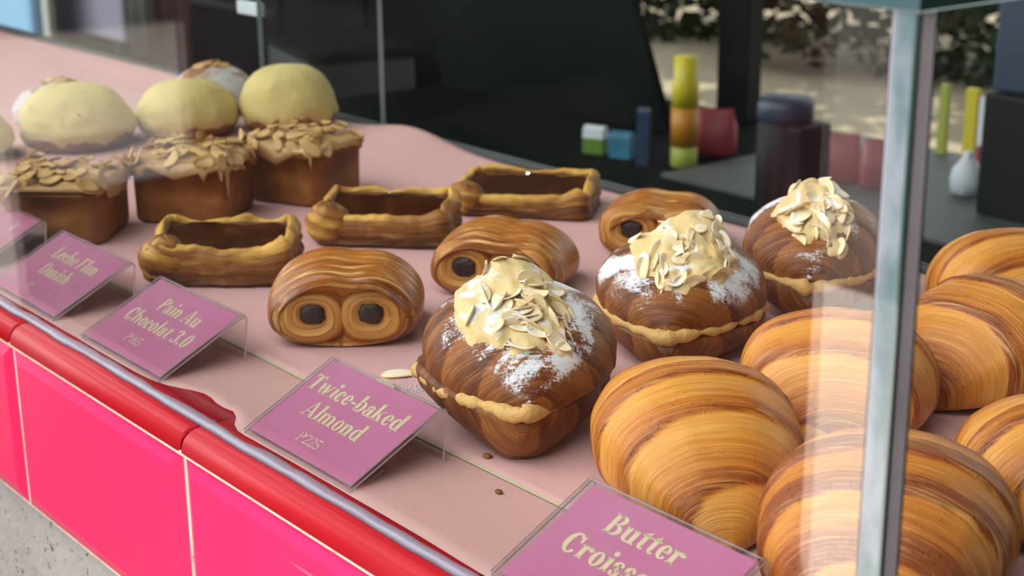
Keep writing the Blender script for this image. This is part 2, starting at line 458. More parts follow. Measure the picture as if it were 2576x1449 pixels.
# ------------------------------------------------------------------ glass case
CXR = .3059                     # outer corner of the case
GT = .2630                      # top of the upright panes
case = thing('glass_display_case', 'frameless glass display case over the pastries on the tiled counter', 'display case', (0, 0, 0))
b = MB(); b.box(XL, CXR - .0092, 0.0005, .0085, ZC, ZC + GT, 0, {'+x': 1, '+z': 2, '-x': 1})
b.build('front_pane', [M['glass'], M['gedge_dark'], M['gedge_pale']], case, smooth=False)
b = MB(); b.box(CXR - .0080, CXR, 0, .520, ZC, ZC + GT, 0, {'-y': 1, '+z': 2, '+y': 1})
b.build('side_pane', [M['glass'], M['gedge'], M['gedge_pale']], case, smooth=False)
b = MB(); b.box(XL, CXR + .002, -.002, .545, ZC + GT + .0008, ZC + GT + .0088, 0, {'-y': 1, '+x': 2})
b.build('top_pane', [M['glass'], M['gedge_teal'], M['gedge_dark']], case, smooth=False)
b = MB(); b.box(CXR - .0091, CXR - .0081, .001, .0085, ZC + .001, ZC + GT)
b.box(CXR - .0003, CXR + .0005, .0010, .0080, ZC + .001, ZC + GT)
o = b.build('corner_sealant', M['seal'], case, smooth=False); o['label'] = 'grey sealant line down the corner'
b = MB(); b.box(CXR - .0002, CXR + .0009, -.0008, .0010, ZC + .001, ZC + GT)
b.box(CXR - .0001, CXR + .0005, .0080, .0092, ZC + .001, ZC + GT)
b.build('corner_arris', M['gedge_dark'], case, smooth=False)
# sealant bead along the bottom of the front pane
b = MB(); rings = []
N = 700
for i in range(N + 1):
    x = XL + (CXR - .012 - XL) * i / N
    w = .0075 + .0018 * fbm(x * 22, 3.1) ; h = .0030 + .0008 * fbm(x * 30, 9.1)
    y0 = -.0016 + .0010 * fbm(x * 26, 5.5)
    rings.append([(x, y0, ZC + .0001), (x, y0 + .0006, ZC + h * .55), (x, y0 + .002, ZC + h), (x, y0 + w * .7, ZC + h), (x, y0 + w, ZC + h * .5), (x, y0 + w + .0012, ZC + .0001)])
b.loft(rings, cap0=True, cap1=True)
o = b.build('base_sealant', M['bead'], case); o['label'] = 'lumpy clear sealant under the front pane'
# sliding doors at the back
for nm, x0, x1, y0 in (('sliding_door', XL, -.7345, .5310), ('sliding_door', -.988, CXR - .01, .5400)):
    b = MB(); b.box(x0, x1, y0, y0 + .006, ZC + .0005, ZC + GT - .001, 0, {'+x': 1, '-x': 1})
    o = b.build(nm, [M['glass2'], M['gedge_pale']], case, smooth=False)
    if x0 < -2:
        pass
    else:
        q = MB(); q.box(-1.045, -.992, .5462, .553, ZC + .088, ZC + .104)
        o2 = q.build('door_clip', M['white'], o, smooth=False, bevel=.002)
b = MB()
b.box(XL, CXR - .01, .5285, .5302, ZC + .0002, ZC + .004); b.box(XL, CXR - .01, .5375, .5392, ZC + .0002, ZC + .004)
b.build('door_track', M['steel'], case, smooth=False)

# ------------------------------------------------------------------ paper liners
def sheet(name, x0, x1, yf, yb, zf, nx, ny, mat, label):
    b = MB(); rings = []
    for i in range(nx + 1):
        x = x0 + (x1 - x0) * i / nx
        a, c = yf(x), yb(x)
        rings.append([(x, a + (c - a) * j / ny, ZC + zf(x, a + (c - a) * j / ny)) for j in range(ny + 1)])
    b.loft(rings, closed=False)
    o = b.build(name, mat)
    for p in o.data.polygons:
        if p.normal.z < 0: o.data.flip_normals(); break
    s = o.modifiers.new('thick', 'SOLIDIFY'); s.thickness = .00022; s.offset = 1
    return tag(o, label, 'paper')
def main_z(x, y):
    z = .0012 + .0006 * max(0, fbm(x * 6, y * 6, 2)) * sstep(.10, .2, y)
    z += .013 * exp(-((x + .665) / .070) ** 2) * sstep(.43, .53, y)
    z += .002 * exp(-((y - .385 - .02 * (x + .58)) / .004) ** 2) * sstep(-.75, -.68, x) * sstep(-.49, -.53, x)
    z += .004 * sstep(.46, .525, y) * (.5 + .5 * sin(x * 5.2 + 1.0)) * sstep(-.9, -1.2, x)
    return z
ml = sheet('paper_liner', XL + .02, CXR - .012, lambda x: .0775 - .012 * (x - .03) * 0 + .0008 * sin(x * 14), lambda x: .5225, main_z, 420, 60, M['paper'],
           'large pink paper liner lying under all the pastries, back edge curling up')
b = MB()
b.loft([[(x, .0772 + .0008 * sin(x * 14), ZC + .0014), (x, .0796 + .0008 * sin(x * 14), ZC + .00175)] for x in [XL + .02 + i * .01 for i in range(int((CXR - .012 - XL - .02) / .01))]], closed=False)
o = b.build('cut_edge', M['cut'], ml); o['label'] = 'cream cut edge of the paper'
sheet('paper_liner', XL + .02, CXR - .014, lambda x: .0098 + .0012 * fbm(x * 9, 1.7) + .0135 * exp(-((x + .176) / .026) ** 2) + .010 * exp(-((x + .142) / .014) ** 2), lambda x: .092,
      lambda x, y: .0003 + .0001 * fbm(x * 8, y * 20), 420, 10, M['paper2'],
      'narrow pink paper strip beneath the price signs, wavy front edge showing red tile')

# ------------------------------------------------------------------ lettering (serif letters built from strokes)
S, HR = .150, .050
def ring(cx, cy, rx, ry, ix, iy, a0=0, a1=360, n=22, dx=0.0):
    P = []
    st = [a0 + (a1 - a0) * i / n for i in range(n + 1)]
    q = [(cx + rx * cos(R(a)), cy + ry * sin(R(a))) for a in st] + [(cx + dx + ix * cos(R(a)), cy + iy * sin(R(a))) for a in reversed(st)]
    return ('strip', q)
def rc(x0, y0, x1, y1): return ('poly', [(x0, y0), (x1, y0), (x1, y1), (x0, y1)])
def pl(*p): return ('poly', list(p))
def dot(cx, cy, r, ry=None): return ('poly', [(cx + r * cos(2 * pi * i / 16), cy + (ry or r) * sin(2 * pi * i / 16)) for i in range(16)])
CH, XH, AH = .70, .47, .74
def stem(x, y0, y1, s, foot=1, flag=1):
    q = [rc(x, y0, x + s, y1)]
    if foot: q += [pl((x - .045, y0), (x + s + .045, y0), (x + s + .045, y0 + .03), (x + s, y0 + .06), (x, y0 + .06), (x - .045, y0 + .03))]
    if flag == 1: q += [pl((x - .055, y1 - .05), (x, y1 - .09), (x + s, y1), (x, y1))]
    if flag == 2: q += [pl((x - .045, y1), (x - .045, y1 - .03), (x, y1 - .06), (x + s, y1 - .06), (x + s + .045, y1 - .03), (x + s + .045, y1))]
    return q
def arch(x, s, w, h):    # shoulder from a stem at x to a right stem ending at x+w
    cx = x + s + (w - 2 * s) / 2; rx = (w - 2 * s) / 2 + s
    return [ring(cx - s * .5 + s * .5, h - .17, rx, .17, (w - 2 * s) / 2, .115, 0, 120)]
def glyph(c, wt=1.0):
    s = S * wt; h = HR if wt == 1 else .035
    if c == 'T': return .50, [rc(.02, CH - .065, .48, CH), pl((.02, CH - .16), (.05, CH - .16), (.10, CH - .065), (.02, CH - .065)), pl((.48, CH - .16), (.45, CH - .16), (.40, CH - .065), (.48, CH - .065))] + stem(.25 - s / 2, 0, CH, s, 1, 0)
    if c == 'w':
        return .66, [pl((.03, XH), (.03 + s * .95, XH), (.03 + s * .95 + .11, 0), (.14, 0)), pl((.14, 0), (.19, 0), (.345, XH), (.29, XH)), pl((.25, XH), (.25 + s * .95, XH), (.25 + s * .95 + .11, 0), (.36, 0)), pl((.40, 0), (.46, 0), (.63, XH), (.57, XH)),
                     rc(0, XH - .035, .215, XH), rc(.23, XH - .035, .43, XH), rc(.53, XH - .035, .66, XH)]
    if c == 'i': return .26, stem(.06, 0, XH, s) + [dot(.06 + s / 2, XH + .155, .082)]
    if c == 'l': return .26, stem(.06, 0, AH, s)
    if c == 'c': return .38, [ring(.20, XH / 2, .18, XH / 2 + .01, .045, XH / 2 - .045, 55, 318, dx=.012), dot(.295, XH - .12, .065)]
    if c == 'e': return .40, [ring(.20, XH / 2, .185, XH / 2 + .01, .05, XH / 2 - .045, 5, 325, dx=.01), rc(.12, XH / 2 - .005, .375, XH / 2 + .04), ]
    if c == 'o': return .43, [ring(.215, XH / 2, .195, XH / 2 + .012, .058, XH / 2 - .04)]
    if c == '-': return .26, [rc(.02, .19, .24, .275)]
    if c == '.': return .20, [dot(.10, .07, .075)]
    if c == ' ': return .22, []
    if c == 'b': return .46, stem(.04, 0, AH, s, 0) + [ring(.235, XH / 2, .20, XH / 2 + .01, .058, XH / 2 - .045, -150, 150)]
    if c == 'd': return .47, [ring(.215, XH / 2, .195, XH / 2 + .01, .055, XH / 2 - .045, 30, 330)] + stem(.285, 0, AH, s, 0) + [pl((.285 + s, 0), (.285 + s + .05, 0), (.285 + s + .05, .03), (.285 + s, .055))]
    if c == 'a': return .42, [rc(.215, .03, .215 + s, XH - .10), ring(.205, XH - .135, .16, .135, .025, .09, 0, 165), dot(.105, XH - .125, .062), ring(.18, .135, .16, .145, .045, .10, 60, 320), pl((.215 + s, .0), (.425, .0), (.425, .035), (.215 + s, .06)), rc(.25, 0, .215 + s, .06)]
    if c == 'k': return .50, stem(.04, 0, AH, s) + [pl((.04 + s, .20), (.36, XH), (.30, XH), (.04 + s, .26)), pl((.20, .30), (.29, .36), (.48, 0), (.31, 0)), rc(.27, XH - .035, .46, XH), rc(.27, 0, .51, .035)]
    if c == 'm': return .78, stem(.05, 0, XH, s) + arch(.05, s, .39, XH) + stem(.30, 0, XH - .15, s, 1, 0) + arch(.30, s, .40, XH) + stem(.555, 0, XH - .15, s, 1, 0)
    if c == 'n': return .53, stem(.05, 0, XH, s) + arch(.05, s, .40, XH) + stem(.305, 0, XH - .15, s, 1, 0)
    if c == 'h': return .53, stem(.05, 0, AH, s) + arch(.05, s, .40, XH) + stem(.305, 0, XH - .15, s, 1, 0)
    if c == 'u': return .53, [rc(.05, .14, .05 + s, XH), ring(.05 + .2, .15, .2, .16, .2 - s, .10, 180, 300)] + stem(.31, 0, XH, s, 0) + [pl((.31 + s, 0), (.52, 0), (.52, .03), (.31 + s, .05)), pl((0, XH - .04), (.05, XH - .08), (.05 + s, XH), (0, XH - .005))]
    if c == 'r': return .40, stem(.05, 0, XH, s) + [ring(.05 + s + .10, XH - .16, .135, .165, .06, .11, 50, 165), dot(.325, XH - .085, .075)]
    if c == 's': return .36, [ring(.18, XH - .125, .15, .135, .03, .085, 35, 255), ring(.175, .125, .16, .135, .035, .085, -150, 80), pl((.05, .30), (.16, .335), (.32, .17), (.20, .135)), dot(.27, XH - .10, .05), dot(.085, .10, .055)]
    if c == 't': return .33, [rc(.08, .12, .08 + s, XH + .06), pl((.08, XH + .02), (.08 + s, XH + .15), (.08 + s, XH)), rc(.0, XH - .045, .31, XH), ring(.08 + .13, .13, .13, .14, .13 - s * .8, .09, 180, 320)]
    if c == 'A': return .66, [pl((.28, CH + .02), (.37, CH + .02), (.62, 0), (.62 - s * 1.15, 0)), pl((.28, CH + .02), (.335, CH + .02), (.13, 0), (.07, 0)), rc(.16, .20, .46, .245), rc(0, 0, .22, .04), rc(.38, 0, .68, .04)]
    if c == 'P': return .52, stem(.06, 0, CH, s, 1, 2) + [ring(.25, CH - .19, .24, .19, .09, .14, -95, 95)] + [rc(.06 + s, CH - .05, .26, CH), rc(.06 + s, CH - .38, .26, CH - .335)]
    if c == 'B': return .56, stem(.06, 0, CH, s, 1, 2) + [ring(.26, CH - .17, .22, .17, .07, .12, -95, 95), ring(.28, .185, .25, .19, .09, .135, -95, 95), rc(.06 + s, CH - .045, .27, CH), rc(.06 + s, .335, .30, .38), rc(.06 + s, 0, .29, .045)]
    if c == 'C': return .56, [ring(.29, CH / 2, .26, CH / 2 + .015, .105, CH / 2 - .05, 42, 322, dx=.01), pl((.44, CH - .27), (.51, CH - .27), (.51, CH), (.46, CH - .07), (.41, CH - .14))]
    if c == 'D': return .62, stem(.06, 0, CH, s, 1, 2) + [ring(.28, CH / 2, .30, CH / 2, .135, CH / 2 - .05, -95, 95), rc(.06 + s, CH - .045, .28, CH), rc(.06 + s, 0, .28, .045)]
    if c == 'L': return .50, stem(.06, 0, CH, s, 1, 2) + [rc(.06 + s, 0, .46, .05), pl((.46, 0), (.48, .20), (.44, .20), (.36, .05))]
    if c == 'F': return .50, stem(.06, 0, CH, s, 1, 2) + [rc(.06 + s, CH - .05, .46, CH), pl((.46, CH), (.47, CH - .18), (.43, CH - .18), (.36, CH - .05)), rc(.06 + s, .33, .34, .375), rc(.32, .27, .355, .44)]
    if c == '0': return .48, [ring(.24, CH / 2, .21, CH / 2 + .01, .07 + (1 - wt) * .08, CH / 2 - .04)]
    if c == '1': return .34, stem(.15, 0, CH, s, 1, 1)
    if c == '2': return .46, [ring(.22, CH - .19, .19, .20, .19 - s, .15, -35, 170), pl((.04, 0), (.13, .05), (.39, CH - .30), (.39 - s, CH - .30)), rc(.04, 0, .42, .075), rc(.385, .05, .42, .14)]
    if c == '3': return .46, [ring(.20, CH - .175, .19, .185, .19 - s, .135, -95, 160), ring(.20, .19, .22, .20, .22 - s, .15, -165, 95), dot(.07, .12, .055), dot(.06, CH - .15, .05)]
    if c == '5': return .46, [ring(.19, .20, .22, .22, .22 - s, .165, -165, 130), rc(.06, .36, .10, CH), rc(.06, CH - .085, .40, CH), dot(.06, .10, .05)]
    if c == '6': return .48, [ring(.24, .21, .20, .225, .20 - s, .17), ring(.36, .24, .32, .47, .32 - s, .42, 95, 185)]
    return .4, [rc(.05, 0, .3, .5)]
def text_mesh(b, txt, size, cx, base, wt, place, width=None):
    tw = sum(glyph(c, wt)[0] for c in txt)
    sx = size if width is None else width / tw
    x = cx - tw * sx / 2
    for c in txt:
        w, prims = glyph(c, wt)
        for kind, q in prims:
            pts = [place(x + px * sx, base + py * size) for px, py in q]
            if kind == 'poly': b.add(pts, [tuple(range(len(pts)))])
            else:
                n = len(pts) // 2
                b.add(pts, [(i, i + 1, len(pts) - 2 - i, len(pts) - 1 - i) for i in range(n - 1)])
        x += w * sx

# ------------------------------------------------------------------ price signs
AY0, AY1, AZ = .0110, .0700, .0292      # front foot, apex (y) and apex height
slope = sqrt((AY1 - AY0) ** 2 + (AZ - .0012) ** 2)
def price_sign(x0, w, lines, label, rz=0.0, dy=0.0, margin=.0016, left=0.0):
    r = thing('price_sign', label, 'sign', (x0, dy, ZC), rz, 'price signs along the front glass')
    def P(u, v, off=0.0):         # u metres along X, v metres up the slope from the foot
        t_ = v / slope
        ny, nz = -(AZ - .0012) / slope, (AY1 - AY0) / slope
        return (u, AY0 + (AY1 - AY0) * t_ + ny * off, .0012 + (AZ - .0012) * t_ + nz * off)
    th = .0013
    pr = [P(0, 0, 0)[1:], P(0, slope - .002, 0)[1:], (AY1 + .0006, AZ + .0003), (AY1 + .0022, AZ - .0022), (AY1 + .0022, AZ - .004), (AY1 - .0006, .0007)]
    pin = [P(0, 0.0003, -th)[1:], P(0, slope - .0022, -th)[1:], (AY1 + .0003, AZ - .0012), (AY1 + .0008, AZ - .0026), (AY1 + .0008, AZ - .0042), (AY1 - .0019, .0007)]
    b = MB(); prof = pr + pin[::-1]
    n = len(prof)
    b.v = [(x, y, z) for x in (0, w) for y, z in prof]
    for i in range(n):
        j = (i + 1) % n
        b.f.append((i, j, n + j, n + i)); b.m.append(1 if i in (n // 2 - 1, n - 1) else 0)
    for off in (0, n):
        for i in range(n // 2 - 1):
            q = (off + i, off + i + 1, off + n - 2 - i, off + n - 1 - i)
            b.f.append(q); b.m.append(1)
    b.build('acrylic_stand', [M['acrylic'], M['aedge']], r, smooth=False)
    # pocket sheet below the card (the doubled-over back lip)
    b = MB(); rings = []
    for v in (.001, .010, .022): rings.append([P(.001, v, -.0030 - v * .06), P(w - .001, v, -.0030 - v * .06), P(w - .001, v, -.0040 - v * .06), P(.001, v, -.0040 - v * .06)])
    b.loft(rings, cap0=True, cap1=True)
    b.build('back_lip', [M['acrylic']], r, smooth=False)
    b = MB(); m = margin
    q = [P(m + left, .0030, .0002), P(w - m, .0030, .0002), P(w - m, slope - m - .0006, .0002), P(m + left, slope - m - .0006, .0002)]
    q2 = [P(m + left, .0030, .0005), P(w - m, .0030, .0005), P(w - m, slope - m - .0006, .0005), P(m + left, slope - m - .0006, .0005)]
    b.loft([q, q2], cap0=True, cap1=True)
    card = b.build('card', M['card'], r, smooth=False)
    b = MB()
    for txt, cap, cu, bw_, wt, wid in lines:
        text_mesh(b, txt, cap / CH, cu * w, slope * (1 - bw_), wt, lambda x, y: P(x, y, .00062), wid)
    if b.v:
        b.build('lettering', M['ink'], card, smooth=False, fixn=False)
    # clear cover sheet
    b = MB()
    q = [P(.0002, .0005, .0010), P(w - .0002, .0005, .0010), P(w - .0002, slope - .0012, .0010), P(.0002, slope - .0012, .0010)]
    q2 = [P(.0002, .0005, .0020), P(w - .0002, .0005, .0020), P(w - .0002, slope - .0012, .0020), P(.0002, slope - .0012, .0020)]
    b.v = q + q2; b.f = [(4, 5, 6, 7), (3, 2, 1, 0), (0, 1, 5, 4), (1, 2, 6, 5), (2, 3, 7, 6), (3, 0, 4, 7)]; b.m = [0, 0, 1, 1, 1, 1]
    b.build('clear_cover', [M['acrylic'], M['aedge']], r, smooth=False)
    return r
C1 = .0112
price_sign(-.1140, .0995, [('Twice-baked', C1, .465, .372, 1, .0845), ('Almond', C1, .465, .615, 1, .052), ('P225', .0063, .465, .838, .45, .0200)],
           'mauve price sign reading Twice-baked Almond, in front of the nearest almond croissant')
price_sign(-.3160, .1035, [('Pain Au', C1, .53, .36, 1, .050), ('Chocolat 3.0', C1, .50, .60, 1, .080), ('P165', .0063, .44, .80, .45, .0185)],
           'mauve price sign reading Pain Au Chocolat 3.0, with pale reflections across it')
price_sign(-.4660, .1065, [('Leche Flan', C1, .52, .36, 1, .066), ('Danish', C1, .49, .60, 1, .043), ('P', .0060, .40, .82, .40, None)],
           'mauve price sign reading Leche Flan Danish, second from the left')
price_sign(.0963, .1035, [('Butter', C1 * 1.03, .487, .335, 1, .0455), ('Croissant', C1 * 1.03, .487, .598, 1, .068)],
           'mauve price sign reading Butter Croissant, nearest the camera at the bottom edge', margin=.0022, left=.0018)
price_sign(-.6080, .1050, [('e', C1, .80, .30, 1, .0062)],
           'mauve price sign cut by the left edge, in front of the almond cubes')

# ------------------------------------------------------------------ pastries
CAMXY = Vector((.5731, -.3656))

def flake_mesh(name, l, w, th, bend, mat, seed):
    rnd = random.Random(seed); b = MB(); n = 22; rings_t, rings_b = [], []
    b = MB(); vs = []; rim = []
    def pt(a, k):
        x = cos(a); y = sin(a)
        r = 1.0
        px = l / 2 * x * k; py = w / 2 * (abs(y) ** 1.0) * (1 if y > 0 else -1) * (1 - .28 * x) * k
        pz = bend * (px / l) ** 2 * 4 + .12 * bend * sin(px * 300 + seed)
        return px, py, pz
    rings = []; rm = []
    for k, dz, e in ((.02, th * .5, 0), (.55, th * .5, 0), (.86, th * .46, .15), (1.0, th * .15, 1), (1.0, -th * .15, 1), (.86, -th * .46, .15), (.02, -th * .5, 0)):
        rr_ = []
        for j in range(n):
            x, y, z = pt(2 * pi * j / n, k); rr_.append((x, y, z + dz)); rm.append(e)
        rings.append(rr_)
    b.loft(rings, cap0=True, cap1=True, rim=rm)
    return b
FL = {}
def flake(parent, kind, M3, matn='flake', name='almond_flake'):
    key = (kind, matn)
    if key not in FL:
        l, w, th, bd = ((.019, .0105, .0011, .0016), (.0165, .0095, .0010, .0028), (.021, .0098, .0012, -.0012), (.014, .0085, .0010, .0006))[kind]
        o = flake_mesh(name, l, w, th, bd, None, kind).build(name, M[matn])
        FL[key] = o.data
        bpy.data.objects.remove(o)
    o = bpy.data.objects.new(name, FL[key]); COL.objects.link(o)
    if parent: o.parent = parent
    o.matrix_local = M3
    return o

def orient(p, n, spin, tilt=0.0, scale=1.0, tdir=0.0):
    n = Vector(n).normalized()
    q = Vector((0, 0, 1)).rotation_difference(n).to_matrix().to_4x4()
    return Matrix.Translation(p) @ q @ Matrix.Rotation(spin, 4, 'Z') @ Matrix.Rotation(tilt, 4, 'X') @ Matrix.Scale(scale, 4)

# ---- butter croissant
def butter_croissant(L, W, H, nb, seed, slant=1.0, step=.036, shade_shift=0.0):
    ns, nt = 190, 96
    b = MB(); rings = []; ph_, au_, av_ = [], [], []
    for i in range(ns + 1):
        s = -1 + 2 * i / ns
        s = spw(sin(s * pi / 2), .92) if abs(s) > 0 else 0
        y = s * L / 2
        a = abs(s)
        env = max(.10, (1 - a ** 2.1) ** .64)
        rr_ = []
        for j in range(nt):
            th = -pi / 2 + 2 * pi * j / nt
            turn = (j / nt)
            pr = a * nb + slant * (turn if s >= 0 else 1 - turn) + .05 * fbm(th * 1.3 + seed, y * 20) + .18
            ph = pr - math.floor(pr)
            saw = (ph / .92) ** .8 if ph < .92 else (1 - ph) / .08
            e = env * (1 + step * (saw - .45) * (1 if a < .97 else .3))
            e *= 1 + .018 * fbm(cos(th) * 1.5 + seed, sin(th) * 1.5, y * 18)
            cx = spw(cos(th), .88); sz = sin(th)
            if sz >= 0: z = .40 + .60 * spw(sz, .92)
            else: z = .40 - .40 * (abs(sz) ** .62)
            z = z * H * e
            x = cx * W / 2 * e * (1 - .10 * (1 if sz < -.5 else 0) * abs(sz))
            rr_.append((x, y * (1 - .0 * a), max(z, 0.0)))
            ph_.append((max(0.0, min(1.0, ph ** 1.5)) if ph < .96 else 1 - (ph - .96) * 25) + shade_shift)
            au_.append(th * W / 2 * env + W * seed); av_.append(y * (1 + .7 * (1 - env)))
        rings.append(rr_)
    b.loft(rings, cap0=True, cap1=True, ph=ph_, au=au_, av=av_)
    return b
def face_cam(x, y, d=0.0):
    """rotation that turns local -Y towards the camera, plus d degrees"""
    v = CAMXY - Vector((x, y))
    return atan2(v.y, v.x) + pi / 2 + R(d)
BUT = [  # x, y, dyaw, L, W, H, bands, label
    (.0904, .1425, 12, .150, .0995, .0610, 2.7, 'golden butter croissant behind the Butter Croissant sign, tip towards the viewer'),
    (.0795, .2616, 2, .122, .1024, .060, 2.4, 'butter croissant under the glass reflection, behind the one at the Butter sign'),
    (.2110, .1334, -8, .150, .1050, .064, 3.0, 'large dark butter croissant in the bottom right, cut by the glass corner'),
    (.1020, .3690, -34, .124, .0990, .062, 2.5, 'butter croissant right of the glass corner with a shiny curved band'),
    (.2230, .2479, 24, .130, .0950, .056, 2.6, 'butter croissant at the right edge, between the shiny one and the large dark one'),
    (.0440, .4700, 30, .120, .0970, .060, 2.3, 'pale orange butter croissant farthest back, at the upper right edge'),
]
for i, (x, y, dy, L, W, H, nb, lab) in enumerate(BUT):
    o = butter_croissant(L, W, H, nb, 1.7 * i + .3, slant=(1.0 if i % 2 == 0 else -1.0), shade_shift=(.02, 0, .42, .18, .10, -.05)[i]).build('butter_croissant', M['butter'], loc=(x, y, ZC + .0022))  # tone offsets put the right-hand croissants' shade into the crust colour
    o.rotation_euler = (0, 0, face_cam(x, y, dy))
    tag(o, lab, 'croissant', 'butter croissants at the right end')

# ---- almond croissant: base, lid, filling, frangipane mound and flakes
def half_spindle(L, W, z0, z1, top, seed, nb=3.2, pw=1.60, q=.80, lip=0.0, tipshift=0.0):
    """upper (top) or lower part of a sliced croissant between z0 and z1"""
    ns, nt = 150, 80
    b = MB(); rings = []; ph_, au_, av_ = [], [], []
    for i in range(ns + 1):
        s = -1 + 2 * i / ns; s = spw(sin(s * pi / 2), .92) if s else 0
        y = s * L / 2; a = abs(s)
        env = max(.05, (1 - a ** pw) ** q)
        rr_ = []
        for j in range(nt):
            th = 2 * pi * j / nt
            turn = j / nt
            pr = a * nb + (turn if s >= 0 else 1 - turn) + .06 * fbm(th + seed, y * 25)
            ph = pr - math.floor(pr)
            saw = ph / .9 if ph < .9 else (1 - ph) / .1
            e = env * (1 + .016 * (saw - .45)) * (1 + .026 * fbm(cos(th) * 2 + seed, sin(th) * 2, y * 22))
            c, sn = spw(cos(th), .85), sin(th)
            hz = (z1 - z0)
            ez = env ** (.85 if top else .45)
            if top:
                ht = z0 + .15 * hz
                z = ht + (z1 - ht) * ez * (1 + .02 * (saw - .45)) * spw(sn, .9) if sn > 0 else ht - (ht - z0) * min(1, env * 6) * abs(sn) ** .5
                xk = 1.0
                if sn < 0: c = spw(cos(th), .38)
            else:
                hb = z0 + .66 * hz
                z = hb + (z1 - hb) * min(1, env * 6) * abs(sn) ** .5 if sn > 0 else hb - (hb - z0) * min(1, env * 2.8) * abs(sn) ** .75
                xk = 1 - (.16 * abs(sn) ** 2 if sn < 0 else 0)
                if sn > 0: c = spw(cos(th), .38)
            x = c * W / 2 * e * xk
            if lip and not top: z += lip * sstep(.55, 1.0, abs(c)) * (1 if x < 0 else .3) * env
            rr_.append((x, y, z))
            ph_.append(ph); au_.append(th * W / 2 * env + seed * W); av_.append(y + (z * .55 if top else -z * .55))
        rings.append(rr_)
    b.loft(rings, cap0=True, cap1=True, ph=ph_, au=au_, av=av_)
    return b
def filling_ring(L, W, z, seed, pw=1.60, q=.80, fade=1.0):
    pts, rad = [], []
    n = 130
    for i in range(n):
        a = 2 * pi * i / n
        s = sin(a); env = max(.05, (1 - abs(s) ** pw) ** q)
        x = (1 if cos(a) > 0 else -1) * W / 2 * env * 1.0; y = s * L / 2
        pts.append((x, y, z))
    # resample evenly
    out = []
    m = 150
    d = [0]
    for i in range(n): d.append(d[-1] + (Vector(pts[(i + 1) % n]) - Vector(pts[i])).length)
    for k in range(m):
        t_ = d[-1] * k / m
        i = max(j for j in range(n) if d[j] <= t_)
        u = (t_ - d[i]) / max(1e-9, d[i + 1] - d[i])
        p = Vector(pts[i]).lerp(Vector(pts[(i + 1) % n]), u)
        kx = 1.0 + .012 * fbm(k * .21, seed)
        out.append((Vector((p.x * kx, p.y * kx, p.z + .0012 * fbm(k * .16, seed + 4))), .0031 + .0022 * fbm(k * .24, seed + 8) + .0018 * sstep(.75, 1.0, abs(p.y) / (L / 2))))
    out = [(p, r * (1 - (1 - fade) * sstep(.008, .03, p.x))) for p, r in out]
    b = MB(); rings = []
    for k in range(m + 1):
        p, r = out[k % m]; d_ = (out[(k + 1) % m][0] - out[(k - 1) % m][0]).normalized()
        nrm = Vector((d_.y, -d_.x, 0))
        if nrm.dot(Vector((p.x, p.y, 0))) < 0: nrm = -nrm
        rings.append([p + nrm * (r * cos(2 * pi * j / 12) - .0030) + Vector((0, 0, r * .95 * sin(2 * pi * j / 12))) for j in range(12)])
    b.loft(rings)
    return b
def mound(rx, ry, rz, seed, lobes):
    """lumpy spoonful of frangipane; lobes: (dx, dy, dz, r)"""
    b = MB(); rings = []; nu, nv = 60, 44
    for i in range(nv + 1):
        v = -pi / 2 + pi * i / nv
        rr_ = []
        for j in range(nu):
            u = 2 * pi * j / nu
            d = Vector((cos(v) * cos(u), cos(v) * sin(u), sin(v)))
            k = 1.0
            for dx, dy, dz, r in lobes:
                k += r * max(0, d.dot(Vector((dx, dy, dz)).normalized())) ** 6
            k += .16 * fbm(d.x * 2.2 + seed, d.y * 2.2, d.z * 2.2) + .07 * fbm(d.x * 6 + seed, d.y * 6, d.z * 6)
            rr_.append((d.x * rx * k, d.y * ry * k, d.z * rz * k))
        rings.append(rr_)
    b.loft(rings, cap0=True, cap1=True)
    return b
def almond_croissant(x, y, dyaw, label, seed, L=.146, W=.106, spoon=(.002, -.030, .092), msz=(.027, .040, .024), lidsh=(0, .006), lidrot=0.0, lip=.004, spin=0.0, nfl=34, hs=1.0, fade=1.0):
    r = thing('almond_croissant', label, 'croissant', (x, y, ZC + .0022), face_cam(x, y, dyaw), 'almond croissants topped with frangipane')
    zc = .0245 * hs
    half_spindle(L, W * .99, 0, zc, False, seed, lip=lip).build('croissant_base', M['almond_base'], r)
    fl = filling_ring(L * .985, W * 1.0, zc + .0017, seed, fade=fade).build('almond_filling', M['filling'], r); fl['label'] = 'pale almond cream showing at the cut'
    lid = half_spindle(L * .985, W * .985, 0, .0415 * hs, True, seed + 3, pw=1.85, q=.72).build('croissant_lid', M['almond'], r)
    lid.location = (lidsh[0], lidsh[1], zc + .0025); lid.rotation_euler = (R(2.5), 0, lidrot)
    mo = mound(*msz, seed, [(0, 1, .5, .35), (.3, -1, .1, .25), (-.8, .3, .2, .2)]).build('frangipane_topping', M['cream'], r)
    mo.location = spoon; mo.rotation_euler = (R(28), R(4), spin)
    rnd = random.Random(int(seed * 100))
    vs = [(v.co.copy(), v.normal.copy()) for v in mo.data.vertices]
    inv = mo.rotation_euler.to_matrix()
    cand = [(p, n) for p, n in vs if (inv @ p).z > -.25 * msz[2] and ((inv @ n).z > .10)]
    base_dir = rnd.uniform(0, 6)
    for k in range(nfl):
        p, n = cand[rnd.randrange(len(cand))]
        clump = int(p.y > 0) + 2 * int(p.x > 0)
        sp_ = base_dir + clump * 1.1 + rnd.gauss(0, .35)
        tl = rnd.choice((.25, .9, 1.15, 1.3)) * rnd.choice((1, 1, 1, -1)) if k % 3 else rnd.uniform(-.2, .2)
        flake(mo, rnd.randrange(4), orient(p * .985, n, sp_, tl, rnd.uniform(.72, 1.0)))
    return r
